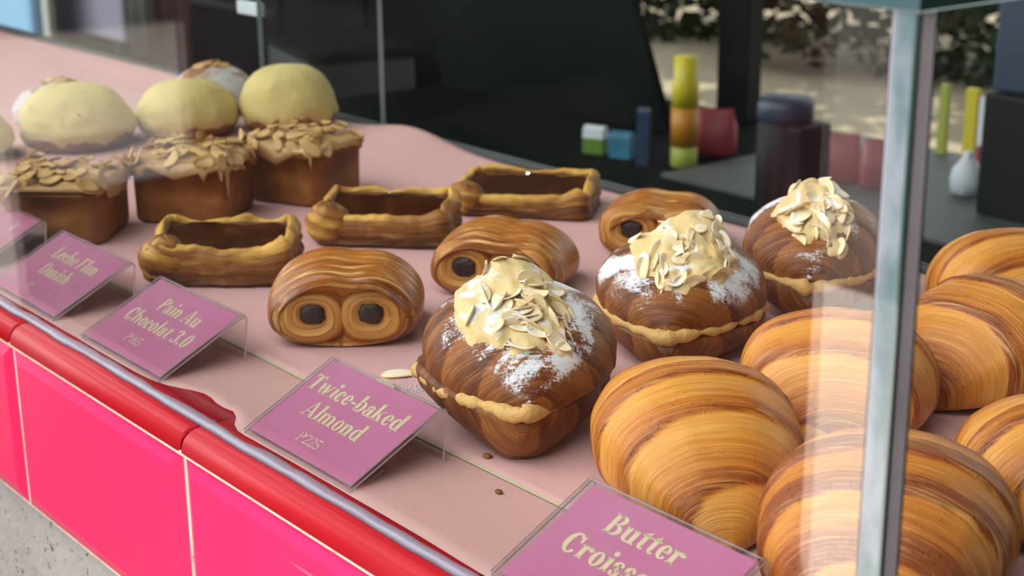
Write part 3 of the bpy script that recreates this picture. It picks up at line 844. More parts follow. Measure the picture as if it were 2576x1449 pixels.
almond_croissant(-.0375, .1336, 4, 'sugared almond croissant nearest the Twice-baked sign, cream seam curling at its left', 1.3, spoon=(.003, -.020, .055), msz=(.029, .036, .0185), lidsh=(.004, .004), lip=.010, hs=1.05, spin=.15, nfl=58, fade=.55)
almond_croissant(-.0675, .2911, -6, 'middle almond croissant with a smooth cream seam and squarish almond topping', 4.1, spoon=(.004, -.016, .050), msz=(.029, .032, .0185), hs=.90, spin=-.2, nfl=56)
almond_croissant(-.0674, .4157, -2, 'rearmost almond croissant, the most thickly sugared, beside the glass corner', 7.7, L=.130, W=.095, spoon=(.003, -.016, .053), msz=(.024, .029, .0185), spin=.1, nfl=46)

# ---- pain au chocolat
def pain(x, y, dyaw, label, seed, L=.080, W=.098, H=.051):
    r = thing('pain_au_chocolat', label, 'pastry', (x, y, ZC + .0022), face_cam(x, y, dyaw), 'pains au chocolat with chocolate sticks')
    ns, nt = 70, 96; b = MB(); rings = []; ph_, au_, av_ = [], [], []
    for i in range(ns + 1):
        t_ = -1 + 2 * i / ns
        t_ = spw(sin(t_ * pi / 2), 1.0)
        a = abs(t_); yy = t_ * L / 2
        e = (1 - .13 * a ** 8) * (1 - .06 * a * a) if t_ < 0 else (1 - .42 * a ** 3.2)
        rr_ = []
        for j in range(nt):
            th = -pi / 2 + 2 * pi * j / nt
            c, sn = spw(cos(th), .94), sin(th)
            z = .36 + .64 * spw(sn, 1.0) if sn >= 0 else .36 - .36 * abs(sn) ** .6
            px = c * W / 2 * e; pz = z * H * ((1 - .16 * a ** 2.2 if t_ < 0 else 1 - .55 * a ** 2.6) if sn > 0 else 1)
            if sn > 0: pz -= .0030 * exp(-((px - .006) / .012) ** 2)
            k = 1 + .012 * fbm(px * 20 + seed, yy * 30, pz * 20)
            rg = .0007 * sin(yy * 900 + 3 * fbm(px * 12 + seed, yy * 30))
            rr_.append((px * k, yy, max(0, pz * k + rg * max(0, sn))))
            ph_.append(.30 + .45 * a ** 3 + .30 * max(0, -sn)); au_.append(th * W / 2); av_.append(yy * (1 + .25 * a))
        rings.append(rr_)
    # overhanging front rim, then a hollow front face that holds the two rolls
    for q in range(9):
        w_ = (1 - q / 8) ** 2
        rings[q] = [(x, y - .0060 * w_ * sstep(.30, .80, z / H), z - .0012 * w_ * (z > .5 * H)) for x, y, z in rings[q]]
    f0 = rings[0]; zm = .42 * H
    pre = []
    for k_, dy_ in ((.30, .0075), (.70, .0070), (.90, .0045), (.965, .0006)):
        pre.append([(x * k_, y + dy_ + (.0060 * (1 - k_) if z > .5 * H else 0), zm + (z - zm) * k_) for x, y, z in f0])
    m_ = len(f0)
    rings = pre + rings
    ph_ = [.10] * m_ + [.10] * m_ + [.2] * m_ + [.5] * m_ + ph_
    au_ = au_[:m_] * 4 + au_; av_ = [v_ + d_ for d_ in (.012, .009, .005, .002) for v_ in av_[:m_]] + av_
    b.loft(rings, cap0=True, cap1=True, ph=ph_, au=au_, av=av_)
    b.build('dough_body', M['pain'], r)
    for sd in (-1, 1):
        cx, cz = sd * .0192, .0186
        b = MB(); rings = []; ph_, au_, av_ = [], [], []
        n, nr_ = 72, 34; RX_, RZ_ = .0238, .0194
        for q in range(nr_ + 1):
            f = q / nr_; rho = .26 + .74 * f
            rr_ = []
            for k in range(n):
                ang = 2 * pi * k / n
                turn = (k / n) * sd
                pr = rho * 4.2 + turn + .10 * fbm(cos(ang) + seed, sin(ang), sd * 3)
                ph = pr - math.floor(pr)
                saw = ph / .82 if ph < .82 else (1 - ph) / .18
                dep = .0085 * (1 - abs(rho - .60) ** 2.0 / .40 ** 2.0 * (1.0 if rho > .60 else .30)) + .0009 * (saw - .5)
                ww = 1 + .03 * fbm(cos(ang) * 1.4 + seed, sin(ang) * 1.4, 2 * sd)
                ox, oz = spw(cos(ang), .8) * RX_, spw(sin(ang), .8) * RZ_
                hx, hz_ = -.0016, .0026
                zz_ = cz + hz_ * (1 - rho) + oz * rho * ww
                rr_.append((cx + sd * (hx * (1 - rho) + ox * rho * ww), -L / 2 - dep + .0068, max(.0003, zz_)))
                ph_.append(min(1, max(0, .02 + .62 * (1 - saw) * (.4 + .6 * rho) + 1.8 * max(0, rho - .72) + 2.2 * max(0, .44 - rho)))); au_.append(rho * ang * .02 + seed); av_.append(rho * .02 + turn * .006)
            rings.append(rr_)
        b.loft(rings, cap0=True, ph=ph_, au=au_, av=av_)
        rl = b.build('pastry_roll', M['roll'], r); rl['label'] = 'pale spiral roll end'
        b = MB(); rings = []; hh = .0068; rnd = random.Random(int(seed * 7 + sd))
        for q, (dy_, k) in enumerate(((.02, .9), (-.0030, 1.0), (-.0046, .96), (-.0058, .78), (-.0062, .4))):
            rings.append([(cx - sd * .0016 + spw(cos(2 * pi * j / 28), .8) * .0080 * k * (1 + .22 * fbm(cos(j * .2244) * 1.5 + seed, sin(j * .2244) * 1.5, sd)), -L / 2 + dy_ + .0034, cz + .0026 + spw(sin(2 * pi * j / 28), .75) * .0066 * k * (1 + .22 * fbm(cos(j * .2244) * 1.5 + seed, sin(j * .2244) * 1.5, sd + 5))) for j in range(28)])
        b.loft(rings, cap0=True, cap1=True)
        b.build('chocolate_stick', M['choc'], r)
    return r
pain(-.2231, .1500, -5, 'pain au chocolat with both dark chocolate ends facing front', 2.2)
pain(-.2289, .2866, -18, 'pain au chocolat partly behind the nearest almond croissant, one chocolate end showing', 5.9, H=.046, W=.096)
pain(-.2298, .4361, -6, 'rear pain au chocolat whose front is hidden by the middle almond croissant', 8.4, L=.078, W=.089, H=.042)

# ---- leche flan danish
def danish(x, y, rz, label, seed, a=.0500, bb=.0310, H=.036, sag=.009):
    r = thing('flan_danish', label, 'pastry', (x, y, ZC + .0022), rz, 'caramel custard danishes')
    n = 150; path = []
    rad = .014
    for k in range(n):
        th = 2 * pi * k / n
        c, s = cos(th), sin(th)
        p = Vector((a * spw(c, .30), bb * spw(s, .30)))
        path.append(p)
    # even resample
    d = [0]
    for k in range(n): d.append(d[-1] + (path[(k + 1) % n] - path[k]).length)
    pts = []
    for k in range(n):
        t_ = d[-1] * k / n; i = max(j for j in range(n) if d[j] <= t_)
        u = (t_ - d[i]) / max(1e-9, d[i + 1] - d[i]); pts.append(path[i].lerp(path[(i + 1) % n], u))
    prof = [(-.003, .0), (.0005, .0008), (.0018, .0045), (.0003, .0080), (.0018, .0118), (.0020, .0135), (.0002, .0170), (.0020, .0205), (.0005, .0240), (.0018, .0285), (.0000, .0335), (-.0030, .0360), (-.0045, .0362), (-.0060, .0348), (-.0068, .0315), (-.0070, .0250), (-.0070, .0100), (-.0066, .0010)]
    b = MB(); rings = []; ph_, au_, av_ = [], [], []
    for k in range(n + 1):
        p = pts[k % n]; tg = (pts[(k + 3) % n] - pts[(k - 3) % n]).normalized(); nr = Vector((tg.y, -tg.x))
        if nr.dot(p) < 0: nr = -nr
        corner = (abs(p.x) / a) * (abs(p.y) / bb)
        cor = sstep(.55, .95, corner)
        kk = k % n
        wob = .0022 * fbm(cos(2 * pi * kk / n) * 2.2 + seed, sin(2 * pi * kk / n) * 2.2)
        hh = 1 + .13 * fbm(cos(2 * pi * kk / n) * 1.8 + seed, sin(2 * pi * kk / n) * 1.8, 7) + .07 * cor - sag / H * sstep(.2 * bb, -.95 * bb, p.y) * (1 - .6 * cor)
        bul = .0050 * cor * (1.3 if p.x < 0 and p.y < 0 else .5)
        rr_ = []
        for (o_, z_) in prof:
            dz = z_ / .0362
            mm = .0018 * fbm(kk * .11 + seed, z_ * 900) if o_ > -.002 else 0
            q = p + nr * (o_ * (1 + .4 * cor) + wob + bul * sin(pi * min(1, dz * 1.05)) + mm - .0015 * (1 - cor) * dz)
            rr_.append((q.x, q.y, max(0, z_ * H / .0362 * hh)))
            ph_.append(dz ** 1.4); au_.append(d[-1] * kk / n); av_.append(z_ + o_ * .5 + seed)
        rings.append(rr_)
    b.loft(rings, ph=ph_, au=au_, av=av_)
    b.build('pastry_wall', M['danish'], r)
    b = MB(); rings = []
    for k_, z_ in ((1.0, .0318), (.93, .0324), (.85, .0326), (.55, .0325), (.25, .0324), (.02, .0324)):
        rings.append([(p.x * (1 - .0062 / a) * k_, p.y * (1 - .0062 / bb) * k_, z_ * H / .0362 - .0082 * sstep(.9 * bb, -bb, p.y * k_) + .0006 * fbm(p.x * 60 * k_ + seed, p.y * 60 * k_)) for p in pts])
    b.loft(rings, cap1=True)
    b.build('caramel_custard', M['custard'], r)
    b = MB(); rings = []
    rings.append([(p.x * .9, p.y * .86, .0004) for p in pts]); rings.append([(p.x * .9, p.y * .86, .006) for p in pts])
    b.loft(rings, cap0=True, cap1=True)
    b.build('pastry_floor', M['danish'], r)
    # the corner of dough folded over at the near left end
    b = MB(); rings = []; ph_, au_, av_ = [], [], []
    nu, nv = 48, 30; cc = Vector((-a + .010, -bb + .010, 0))
    for i in range(nv + 1):
        v = pi * i / nv; rr_ = []
        for j in range(nu):
            u = 2 * pi * j / nu
            k = 1 + .10 * fbm(cos(u) * 1.6 + seed, sin(u) * 1.6, v * 1.4) + .035 * sin(5 * v + u + seed)
            rr_.append((cc.x + .0170 * k * sin(v) * cos(u), cc.y + .0150 * k * sin(v) * sin(u), max(.0002, H * .46 - H * .50 * k * cos(v))))
            ph_.append(.55 + .30 * sin(v) * cos(u + 2.2)); au_.append(u * .012 + seed); av_.append(v * .016 + u * .004)
        rings.append(rr_)
    b.loft(rings, cap0=True, cap1=True, ph=ph_, au=au_, av=av_)
    o = b.build('folded_corner', M['danish'], r); o['label'] = 'pale folded dough corner'
    return r
danish(-.3749, .1495, R(50), 'caramel custard danish behind the Leche Flan sign, in front of the almond cubes', 1.1)
danish(-.3816, .2932, R(43), 'caramel custard danish in the middle of the three, deep walled', 3.6, a=.0520, H=.033)
danish(-.3797, .4300, R(38), 'caramel custard danish farthest back, corner folded out to the left', 6.3, a=.0560, bb=.0335, H=.027)

# ---- almond brioche cubes
def brioche(x, y, rz, label, seed, A=.041, H=.066, drip=1.0, nfl=74):
    r = thing('almond_brioche_cube', label, 'brioche', (x, y, ZC + .0022), rz, 'almond brioche cubes in the left row')
    def outl(th, k):
        p = .26
        return Vector((A * k * spw(cos(th), p), A * k * spw(sin(th), p)))
    n = 96; b = MB(); rings = []
    for z, k in ((0, .90), (.0012, .95), (.004, .975), (.02, .985), (.04, 1.0), (H - .008, 1.01), (H - .002, .97), (H, .90), (H + .002, .5), (H + .0025, .02)):
        rr_ = []
        for j in range(n):
            th = 2 * pi * j / n
            p = outl(th, k); w = 1 + .025 * fbm(p.x * 22 + seed, p.y * 22, z * 18)
            rr_.append((p.x * w, p.y * w, z))
        rings.append(rr_)
    b.loft(rings, cap0=True, cap1=True)
    b.build('brioche_body', M['brioche'], r)
    def dr(th):
        return .0045 + drip * (.010 * max(0, fbm(cos(th) * 1.6 + seed, sin(th) * 1.6, 3)) + .030 * max(0, fbm(cos(th) * 3.4 + seed, sin(th) * 3.4, 11) - .12))
    b = MB(); rings = []
    for st, k in ((0, .02), (0, .5), (0, .85), (0, .97), (.12, 1.035), (.5, 1.055), (.9, 1.05), (1.0, 1.02), (.97, .99)):
        rr_ = []
        for j in range(n):
            th = 2 * pi * j / n
            p = outl(th, k); w = 1 + .02 * fbm(p.x * 30 + seed, p.y * 30, 5)
            z = H + .0050 + .0035 * fbm(p.x * 45 + seed, p.y * 45) - .0028 * sstep(.7, 1.0, k) if st == 0 else H + .0022 - dr(th) * st
            rr_.append((p.x * w, p.y * w, z))
        rings.append(rr_)
    b.loft(rings, cap0=True)
    ic = b.build('icing', M['icing'], r)
    rnd = random.Random(int(seed * 31))
    for k in range(nfl):
        u, v = rnd.uniform(-1.05, 1.05), rnd.uniform(-1.05, 1.05)
        if k % 4 == 0:
            th = rnd.uniform(0, 2 * pi); p = outl(th, 1.0); u, v = p.x / A, p.y / A
        edge = max(abs(u), abs(v))
        px, py = u * A * .98, v * A * .98
        z = H + .0062 + .0035 * fbm(px * 45 + seed, py * 45) + rnd.uniform(0, .0045)
        nrm = Vector((u * .25, v * .25, 1))
        if edge > .9:
            z -= .003 + rnd.uniform(0, .006); nrm = Vector((u, v, rnd.uniform(.1, 1.0))); px *= 1.05; py *= 1.05
        flake(ic, rnd.randrange(4), orient(Vector((px, py, z)), nrm, rnd.uniform(0, 6.28), rnd.uniform(-.4, .4), rnd.uniform(.75, 1.05)), 'flake2')
    return r
brioche(-.5575, .1130, R(46), 'almond topped brioche cube nearest the left edge, behind the left price signs', 1.9, A=.0396, H=.0440, drip=.8)
brioche(-.5467, .2176, R(40), 'middle almond topped brioche cube with a long drip of icing', 4.4, A=.0398, H=.0470, drip=1.3)
brioche(-.5400, .3175, R(22), 'almond topped brioche cube on the right with pale icing flowing over its edge', 9.2, A=.0374, H=.0468, drip=1.0)

# ---- buns
def bun(x, y, rz, label, seed, Rr=.054, H=.066, sugar=False):
    r = thing('cookie_crust_bun' if not sugar else 'sugar_dusted_bun', label, 'bun', (x, y, ZC + .0022), rz, 'round buns at the back left')
    n = 64
    prof = [(.70, 0), (.86, .02), (.97, .12), (1.0, .28), (.985, .42), (.93, .58), (.83, .73), (.68, .86), (.48, .95), (.25, .99), (.02, 1.0)]
    def P(k, z, th, s=1.0, o=0.0):
        w = 1 + .07 * fbm(cos(th) * 1.3 + seed, sin(th) * 1.3, z * 2) + .02 * fbm(cos(th) * 4 + seed, sin(th) * 4, z * 6)
        return (Rr * k * s * w * cos(th), Rr * k * s * w * sin(th), H * z + o)
    b = MB(); b.loft([[P(k, z, 2 * pi * j / n) for j in range(n)] for k, z in prof], cap0=True, cap1=True)
    b.build('bun_body', M['bun'] if not sugar else M['sugarbun'], r)
    if not sugar:
        def cut(th): return .20 + .16 * fbm(cos(th) * 2.0 + seed, sin(th) * 2.0, 4) + .05 * fbm(cos(th) * 7 + seed, sin(th) * 7, 4)
        b = MB(); rings = []
        for q in range(15):
            f = q / 14
            rr_ = []
            for j in range(n):
                th = 2 * pi * j / n
                zc = max(.06, cut(th)); z = zc + (1 - zc) * (f ** .8)
                # radius at z from the profile
                for (k0, z0), (k1, z1) in zip(prof, prof[1:]):
                    if z0 <= z <= z1 + 1e-9:
                        kk = k0 + (k1 - k0) * ((z - z0) / max(1e-9, z1 - z0)); break
                s = 1.0 + (.055 if q else .005)
                rr_.append(P(kk, z, th, s, .0028 * f))
            rings.append(rr_)
        b.loft(rings, cap1=True)
        b.build('cookie_crust', M['cookie'], r)
    else:
        rnd = random.Random(int(seed * 17))
        for k in range(16):
            th = rnd.uniform(0, 6.28); q = rnd.uniform(0, .42) * Rr
            flake(r, rnd.randrange(4), orient(Vector((q * cos(th), q * sin(th), H * 1.0 - q * q * 5 + .002)), (cos(th) * .3, sin(th) * .3, 1), rnd.uniform(0, 6), rnd.uniform(-.6, .6), .9), 'flake2')
    return r
bun(-.8638, .2591, .2, 'pale yellow cookie crust bun behind the leftmost almond cube', 1.2, Rr=.0524, H=.058)
bun(-.8450, .3700, 1.2, 'pale yellow cookie crust bun in the middle, behind the middle almond cube', 3.3, Rr=.0500, H=.051)
bun(-.7955, .4592, 2.1, 'pale yellow cookie crust bun standing highest at the right of the bun row', 5.2, Rr=.0475, H=.063)
bun(-.8880, .1500, 3.0, 'yellow cookie crust bun cut by the left edge', 7.4, Rr=.0500, H=.044)
bun(-.9730, .2970, .4, 'sugar dusted bun with baked almonds, peeking out behind the left yellow bun', 8.8, Rr=.0535, H=.043, sugar=True)
bun(-.9300, .4480, 1.4, 'sugar dusted bun with baked almonds between the two rear yellow buns', 9.9, Rr=.0445, H=.050, sugar=True)

# ---- loose bits on the paper
def loose(x, y, rz, kind, label, sc=1.0):
    o = flake(None, kind, Matrix.Translation((x, y, ZC + .0030)) @ Matrix.Rotation(rz, 4, 'Z') @ Matrix.Rotation(.06, 4, 'X') @ Matrix.Scale(sc, 4))
    return tag(o, label, 'almond flake', 'almond flakes fallen on the paper')
loose(-.1290, .1240, .95, 2, 'loose almond flake lying left of the nearest almond croissant, upper of two', 1.1)
loose(-.1170, .1050, -.1, 0, 'loose almond flake lying behind the Twice-baked sign, lower of two', 1.0)
b = MB()
rnd = random.Random(5)
for k in range(260):
    q = abs(rnd.gauss(0, .011)); th = rnd.uniform(0, 6.28); px, py = -.105 + q * cos(th) * 1.2, .117 + q * sin(th); s = rnd.uniform(.00012, .00035)
    b.box(px - s, px + s, py - s, py + s, ZC + .0014, ZC + .0014 + s * 2)
tag(b.build('icing_sugar', M['white'], smooth=False), 'icing sugar spilt on the paper beside the nearest almond croissant', 'sugar', kind='stuff')
for (x, y, s, lab) in ((.0330, .0665, .0018, 'small dark crumb on the front paper strip'), (-.0030, .0880, .0022, 'flat brown crumb below the tip of the nearest almond croissant')):
    b = MB(); rings = []
    for i in range(7):
        v = -pi / 2 + pi * i / 6
        rings.append([(s * cos(v) * cos(2 * pi * j / 10) * (1.3 + .4 * fbm(j * .8, x)), s * cos(v) * sin(2 * pi * j / 10), s * .5 * (1 + sin(v))) for j in range(10)])
    b.loft(rings, cap0=True, cap1=True)
    tag(b.build('crumb', M['brioche'], loc=(x, y, ZC + (.0014 if y > .08 else .0007))), lab, 'crumb', 'pastry crumbs on the paper')

# ------------------------------------------------------------------ behind the case: dark shop and the sunny street
def bxthing(name, label, cat, x0, x1, y0, y1, z0, z1, mat, group=None, bevel=.004):
    b = MB(); b.box(x0 - (x0 + x1) / 2, x1 - (x0 + x1) / 2, y0 - (y0 + y1) / 2, y1 - (y0 + y1) / 2, 0, z1 - z0)
    o = b.build(name, mat, smooth=False, bevel=bevel, loc=((x0 + x1) / 2, (y0 + y1) / 2, z0))
    return tag(o, label, cat, group) if label else o

cab = thing('storage_cabinet', 'tall dark green panelled cabinets along the back of the shop', 'cabinet', (0, 0, 0))
b = MB(); b.box(-7.5, -2.60, 2.06, 2.60, 0, 2.4); b.build('carcass', M['cabinet'], cab, smooth=False)
xs = [-7.45, -6.6, -5.75, -4.9, -4.1, -3.42, -2.98, -2.605]
for i, (a, c) in enumerate(zip(xs, xs[1:])):
    b = MB(); b.box(a + .012, c - .012, 2.035, 2.059, .06, 2.36)
    d_ = b.build('door', M['cabinet2'] if i % 2 else M['cabinet'], cab, smooth=False, bevel=.004)
    if i < 5:
        for zz in (.62, .80):
            b = MB(); b.box(a + .03, c - .03, 2.028, 2.034, zz, zz + .02); b.build('handle_rail', M['black'], d_, smooth=False)
b = MB(); b.box(-2.62, -2.598, 2.02, 2.059, .06, 2.36); o = b.build('metal_strip', M['steel'], cab, smooth=False)

bn = thing('back_bench', 'low dark bench behind the case with a grey steel top', 'bench', (0, 0, 0))
BZ = .60
b = MB(); b.box(-2.30, 1.2, 1.38, 2.03, BZ - .03, BZ); b.build('bench_top', M['cabinet'], bn, smooth=False)
b = MB(); b.box(-1.30, .6, 1.50, 2.02, BZ, BZ + .006); b.build('steel_tray', M['steel'], bn, smooth=False)
b = MB(); b.box(-2.25, 1.15, 1.45, 2.0, 0, BZ - .03); b.build('bench_body', M['black'], bn, smooth=False)

# leaning dark board
b = MB(); b.add([(-2.28, 1.77, BZ + .001), (-1.555, 1.77, BZ + .001), (-1.973, 1.77, BZ + .95), (-2.62, 1.77, BZ + .95), (-2.28, 1.79, BZ + .001), (-1.555, 1.79, BZ + .001), (-1.973, 1.79, BZ + .95), (-2.62, 1.79, BZ + .95)],
                [(0, 1, 2, 3), (7, 6, 5, 4), (0, 4, 5, 1), (1, 5, 6, 2), (2, 6, 7, 3), (3, 7, 4, 0)])
tag(b.build('leaning_board', M['cabinet'], smooth=False), 'dark board with a slanted right edge leaning behind the milk cartons', 'board')

def carton(x, y, w, h, m1, m2, split, label):
    r = thing('drink_carton', label, 'carton', (x, y, BZ), R(20), 'cartons on the back bench')
    b = MB(); b.box(-w / 2, w / 2, -w * .3, w * .3, 0, h * split); b.build('carton_body', m1, r, smooth=False)
    b = MB(); b.loft([[(-w / 2, -w * .3, h * split), (w / 2, -w * .3, h * split), (w / 2, w * .3, h * split), (-w / 2, w * .3, h * split)], [(-w / 2, -w * .26, h * .9), (w / 2, -w * .26, h * .9), (w / 2, w * .26, h * .9), (-w / 2, w * .26, h * .9)],
                      [(-w / 2, -.003, h), (w / 2, -.003, h), (w / 2, .003, h), (-w / 2, .003, h)]], cap0=True, cap1=True); b.build('carton_top', m2, r, smooth=False)
carton(-1.520, 1.547, .041, .051, M['green'], M['white'], .56, 'green carton with a white top, left of the blue carton')
carton(-1.459, 1.557, .043, .048, M['blue'], M['blue'], .8, 'blue carton with pale print beside the green carton')
carton(-1.384, 1.540, .024, .104, M['navyc'], M['navyc'], .93, 'tall navy carton standing right of the blue carton')

yb = thing('squeeze_bottle', 'tall yellow bottle with a wide orange band in front of the sunlit paving', 'bottle', (-1.332, 1.588, BZ))
for nm, m_, pf in (('bottle_base', M['lime'], [(.022, 0), (.024, .004), (.024, .038), (.001, .038)]), ('label_band', M['orange'], [(.001, .038), (.0245, .038), (.0245, .107), (.001, .107)]),
                   ('bottle_body', M['yellow'], [(.001, .107), (.024, .107), (.0235, .150), (.021, .155), (.021, .196), (.001, .196)])):
    b = MB(); b.lathe(pf, 28); b.build(nm, m_, yb)
def pouch(name, x, y, w, d, h, rz, mat, label, cat='packet', group=None, seed=0.0):
    b = MB(); rings = []
    for k, z in ((.80, 0), (.98, .08), (1.0, .35), (.96, .62), (.82, .84), (.80, .9), (.82, 1.0)):
        dd = 1.0 if z < .5 else max(.08, 1 - (z - .5) * 1.9)
        rings.append([(w / 2 * k * spw(cos(2 * pi * j / 32), .5) * (1 + .05 * fbm(j * .4, z * 3 + seed)), d / 2 * k * dd * spw(sin(2 * pi * j / 32), .6) * (1 + .12 * fbm(j * .5, z * 4 + seed)), z * h + .02 * h * fbm(j * .3, seed) * z) for j in range(32)])
    b.loft(rings, cap0=True, cap1=True)
    o = b.build(name, mat, loc=(x, y, BZ + .006)); o.rotation_euler = (0, 0, rz)
    return tag(o, label, cat, group)
pouch('snack_packet', -1.3446, 1.6793, .082, .05, .085, R(40), M['red'], 'crumpled red packet right of the yellow bottle', group='red packets on the back bench', seed=1)
pouch('snack_packet', -1.0557, 1.6842, .066, .045, .082, R(40), M['red'], 'red packet between the black grinder and the glass corner, left half of the red pair', group='red packets on the back bench', seed=3)
pouch('snack_packet', -.9893, 1.6932, .060, .042, .082, R(40), M['red'], 'red packet just left of the glass corner, right half of the red pair', group='red packets on the back bench', seed=6)

gr = thing('coffee_grinder', 'black cylindrical machine with a bluish lid behind the rear croissants', 'machine', (-.9324, 1.3900, BZ))
b = MB(); b.lathe([(.036, .0), (.041, .004), (.041, .168), (.038, .170)], 40); b.build('grinder_body', M['black'], gr)
b = MB(); b.lathe([(.040, .170), (.042, .173), (.042, .194), (.036, .203), (.002, .205)], 40); o = b.build('lid', M['navy'], gr)
b = MB(); b.box(.012, .057, -.03, .04, .0, .168); b.build('hopper_box', M['black'], gr, smooth=False, bevel=.006)

pb = thing('plastic_bag', 'white knotted plastic bag right of the glass corner', 'bag', (-.8637, 1.7600, BZ + .006))
b = MB(); rings = []
for k, z in ((.5, 0), (.9, .10), (1.0, .35), (.85, .62), (.5, .80), (.26, .90), (.34, 1.0)):
    rings.append([(.027 * k * cos(2 * pi * j / 30) * (1 + .12 * fbm(j * .6, z * 4)), .027 * k * sin(2 * pi * j / 30) * (1 + .12 * fbm(j * .6, z * 4, 2)), .072 * z) for j in range(30)])
b.loft(rings, cap0=True, cap1=True); b.build('bag_body', M['white'], pb)
bxthing('yellow_packet', 'upright yellow packet above the white plastic bag', 'packet', -1.018, -.993, 1.965, 1.978, BZ + .006, BZ + .138, M['yellow'], 'yellow packets right of the glass corner', .002)
bxthing('yellow_packet', 'small yellow green packet left of the upright one', 'packet', -1.086, -1.068, 1.985, 1.997, BZ + .006, BZ + .134, M['lime'], 'yellow packets right of the glass corner', .002)
bxthing('white_box', 'narrow white box standing right of the yellow packet', 'box', -.989, -.976, 1.965, 1.978, BZ + .006, BZ + .125, M['white'], None, .002)
bxthing('red_tin', 'small red tin behind the white plastic bag', 'tin', -.972, -.962, 1.94, 1.952, BZ + .006, BZ + .045, M['red'], None, .002)
eb = thing('black_appliance', 'tall black appliance at the upper right edge behind the croissants', 'appliance', (-.735, 1.700, BZ + .006))
b = MB(); b.box(-.050, .20, -.03, .16, 0, .190); b.build('appliance_body', M['black'], eb, smooth=False, bevel=.006)
b = MB(); b.box(-.044, .19, -.02, .15, .192, .42); b.build('appliance_hood', M['navy'], eb, smooth=False, bevel=.006)
bxthing('black_post', 'dark post standing behind the black machine', 'post', -1.594, -1.513, 1.945, 1.99, BZ - .0, 2.55, M['black'])

# left background
bxthing('blue_cooler', 'pale blue cooler in the far upper left corner', 'cooler', -4.60, -3.560, 1.33, 1.40, 0, 1.05, M['paleblue'], bevel=.02)
bxthing('cream_post', 'cream painted post right of the pale blue cooler', 'post', -3.345, -3.300, 1.27, 1.29, 0, 2.55, M['cream_post'])
nb_ = thing('notice_board', 'lilac grey notice board on dark legs at the upper left', 'board', (0, 0, 0))
b = MB(); b.box(-3.723, -3.314, 1.48, 1.51, .612, 1.35); b.build('board_panel', M['lilac'], nb_, smooth=False, bevel=.01)
b = MB(); b.box(-3.70, -3.66, 1.48, 1.51, 0, .612); b.build('leg', M['black'], nb_, smooth=False)
b = MB(); b.box(-3.38, -3.34, 1.48, 1.51, 0, .612); b.build('leg', M['black'], nb_, smooth=False)
ap = thing('apron_stand', 'dusky red and beige cloths hanging on a stand at the upper left', 'cloth', (-3.03, 1.45, 0), R(25))
b = MB(); rings = []
for i in range(31):
    x_ = -.03 + .10 * i / 30
    rings.append([(x_, .012 * sin(i * .9) + .01, z) for z in (.30, .5, .7, .9, 1.05)])
b.loft(rings, closed=False); o = b.build('red_cloth', M['cloth'], ap); s_ = o.modifiers.new('t', 'SOLIDIFY'); s_.thickness = .006
b = MB(); rings = []
for i in range(21):
    x_ = -.07 + .06 * i / 20
    rings.append([(x_, -.03 + .01 * sin(i * 1.1), z) for z in (.62, .75, .9, 1.06)])
b.loft(rings, closed=False); o = b.build('beige_cloth', M['beige'], ap); s_ = o.modifiers.new('t', 'SOLIDIFY'); s_.thickness = .006
b = MB(); b.tube([(-.09, 0, 1.07), (.09, 0, 1.07)], .01); b.tube([(0, .03, 0), (0, .03, 1.07)], .014); b.lathe([(.08, 0), (.08, .012), (.02, .02)], 24, (0, .03)); b.build('stand_frame', M['steel'], ap)
bb_ = thing('grey_crate', 'dim grey crate low behind the sugar dusted bun', 'crate', (-2.70, 1.76, 0), R(-15))
b = MB(); b.box(-.19, .19, -.13, .13, 0, .64); b.build('crate_body', plain('dim_grey', (.055, .058, .06), .7, var=.3), bb_, smooth=False, bevel=.01)
b = MB(); b.box(-.20, .20, -.14, .14, .64, .66); b.build('crate_rim', M['cabinet2'], bb_, smooth=False)

# sunny street beyond the shop
def leaves(name, boxes, n, size, seed, mat):
    rnd = random.Random(seed); b = MB()
    for k in range(n):
        c, r_ = boxes[rnd.randrange(len(boxes))]
        while True:
            d = Vector((rnd.uniform(-1, 1), rnd.uniform(-1, 1), rnd.uniform(-1, 1)))
            if d.length < 1: break
        p = Vector((c[0] + d.x * r_[0], c[1] + d.y * r_[1], max(.02, c[2] + d.z * r_[2])))
        a = Vector((rnd.gauss(0, 1), rnd.gauss(0, 1), rnd.gauss(0, .6))).normalized(); q = a.cross(Vector((rnd.gauss(0, 1), rnd.gauss(0, 1), rnd.gauss(0, 1)))).normalized()
        s = size * rnd.uniform(.6, 1.3)
        b.add([p - a * s, p + q * s * .45, p + a * s, p - q * s * .45], [(0, 1, 2, 3)])
    return b.build(name, mat, smooth=False, fixn=False)
b = MB(); b.box(-12, 2, 3.6, 12, .001, .012); tag(b.build('path', M['sand'], smooth=False), kind='structure')
hd = leaves('hedge', [((-7.4 + i * .62, 5.7 + .35 * sin(i * 2.1), .45 + .15 * sin(i * 1.7)), (.6, .45, .55)) for i in range(9)], 6500, .06, 3, M['leaf'])
tag(hd, 'dark leafy hedge across the sunny street', 'hedge', kind='stuff')
tr = thing('street_tree', 'street tree shading the sandy path, crown above the frame', 'tree', (-4.6, 5.6, 0))
b = MB(); b.tube([(0, 0, 0), (.05, .02, 1.2), (-.03, .05, 2.4), (.1, 0, 3.3)], [.12, .10, .09, .06], 12); b.build('trunk', M['bark'], tr)
lv = leaves('crown', [((0, -.6, 3.6), (1.6, 1.5, .8)), ((.9, .2, 3.9), (1.2, 1.2, .7)), ((-1.0, -.4, 3.7), (1.3, 1.1, .7))], 2600, .15, 8, M['leaf']); lv.parent = tr
tr.location = (-4.6, 7.0, 0)

# objects added in front of the shop to shape the glass reflections

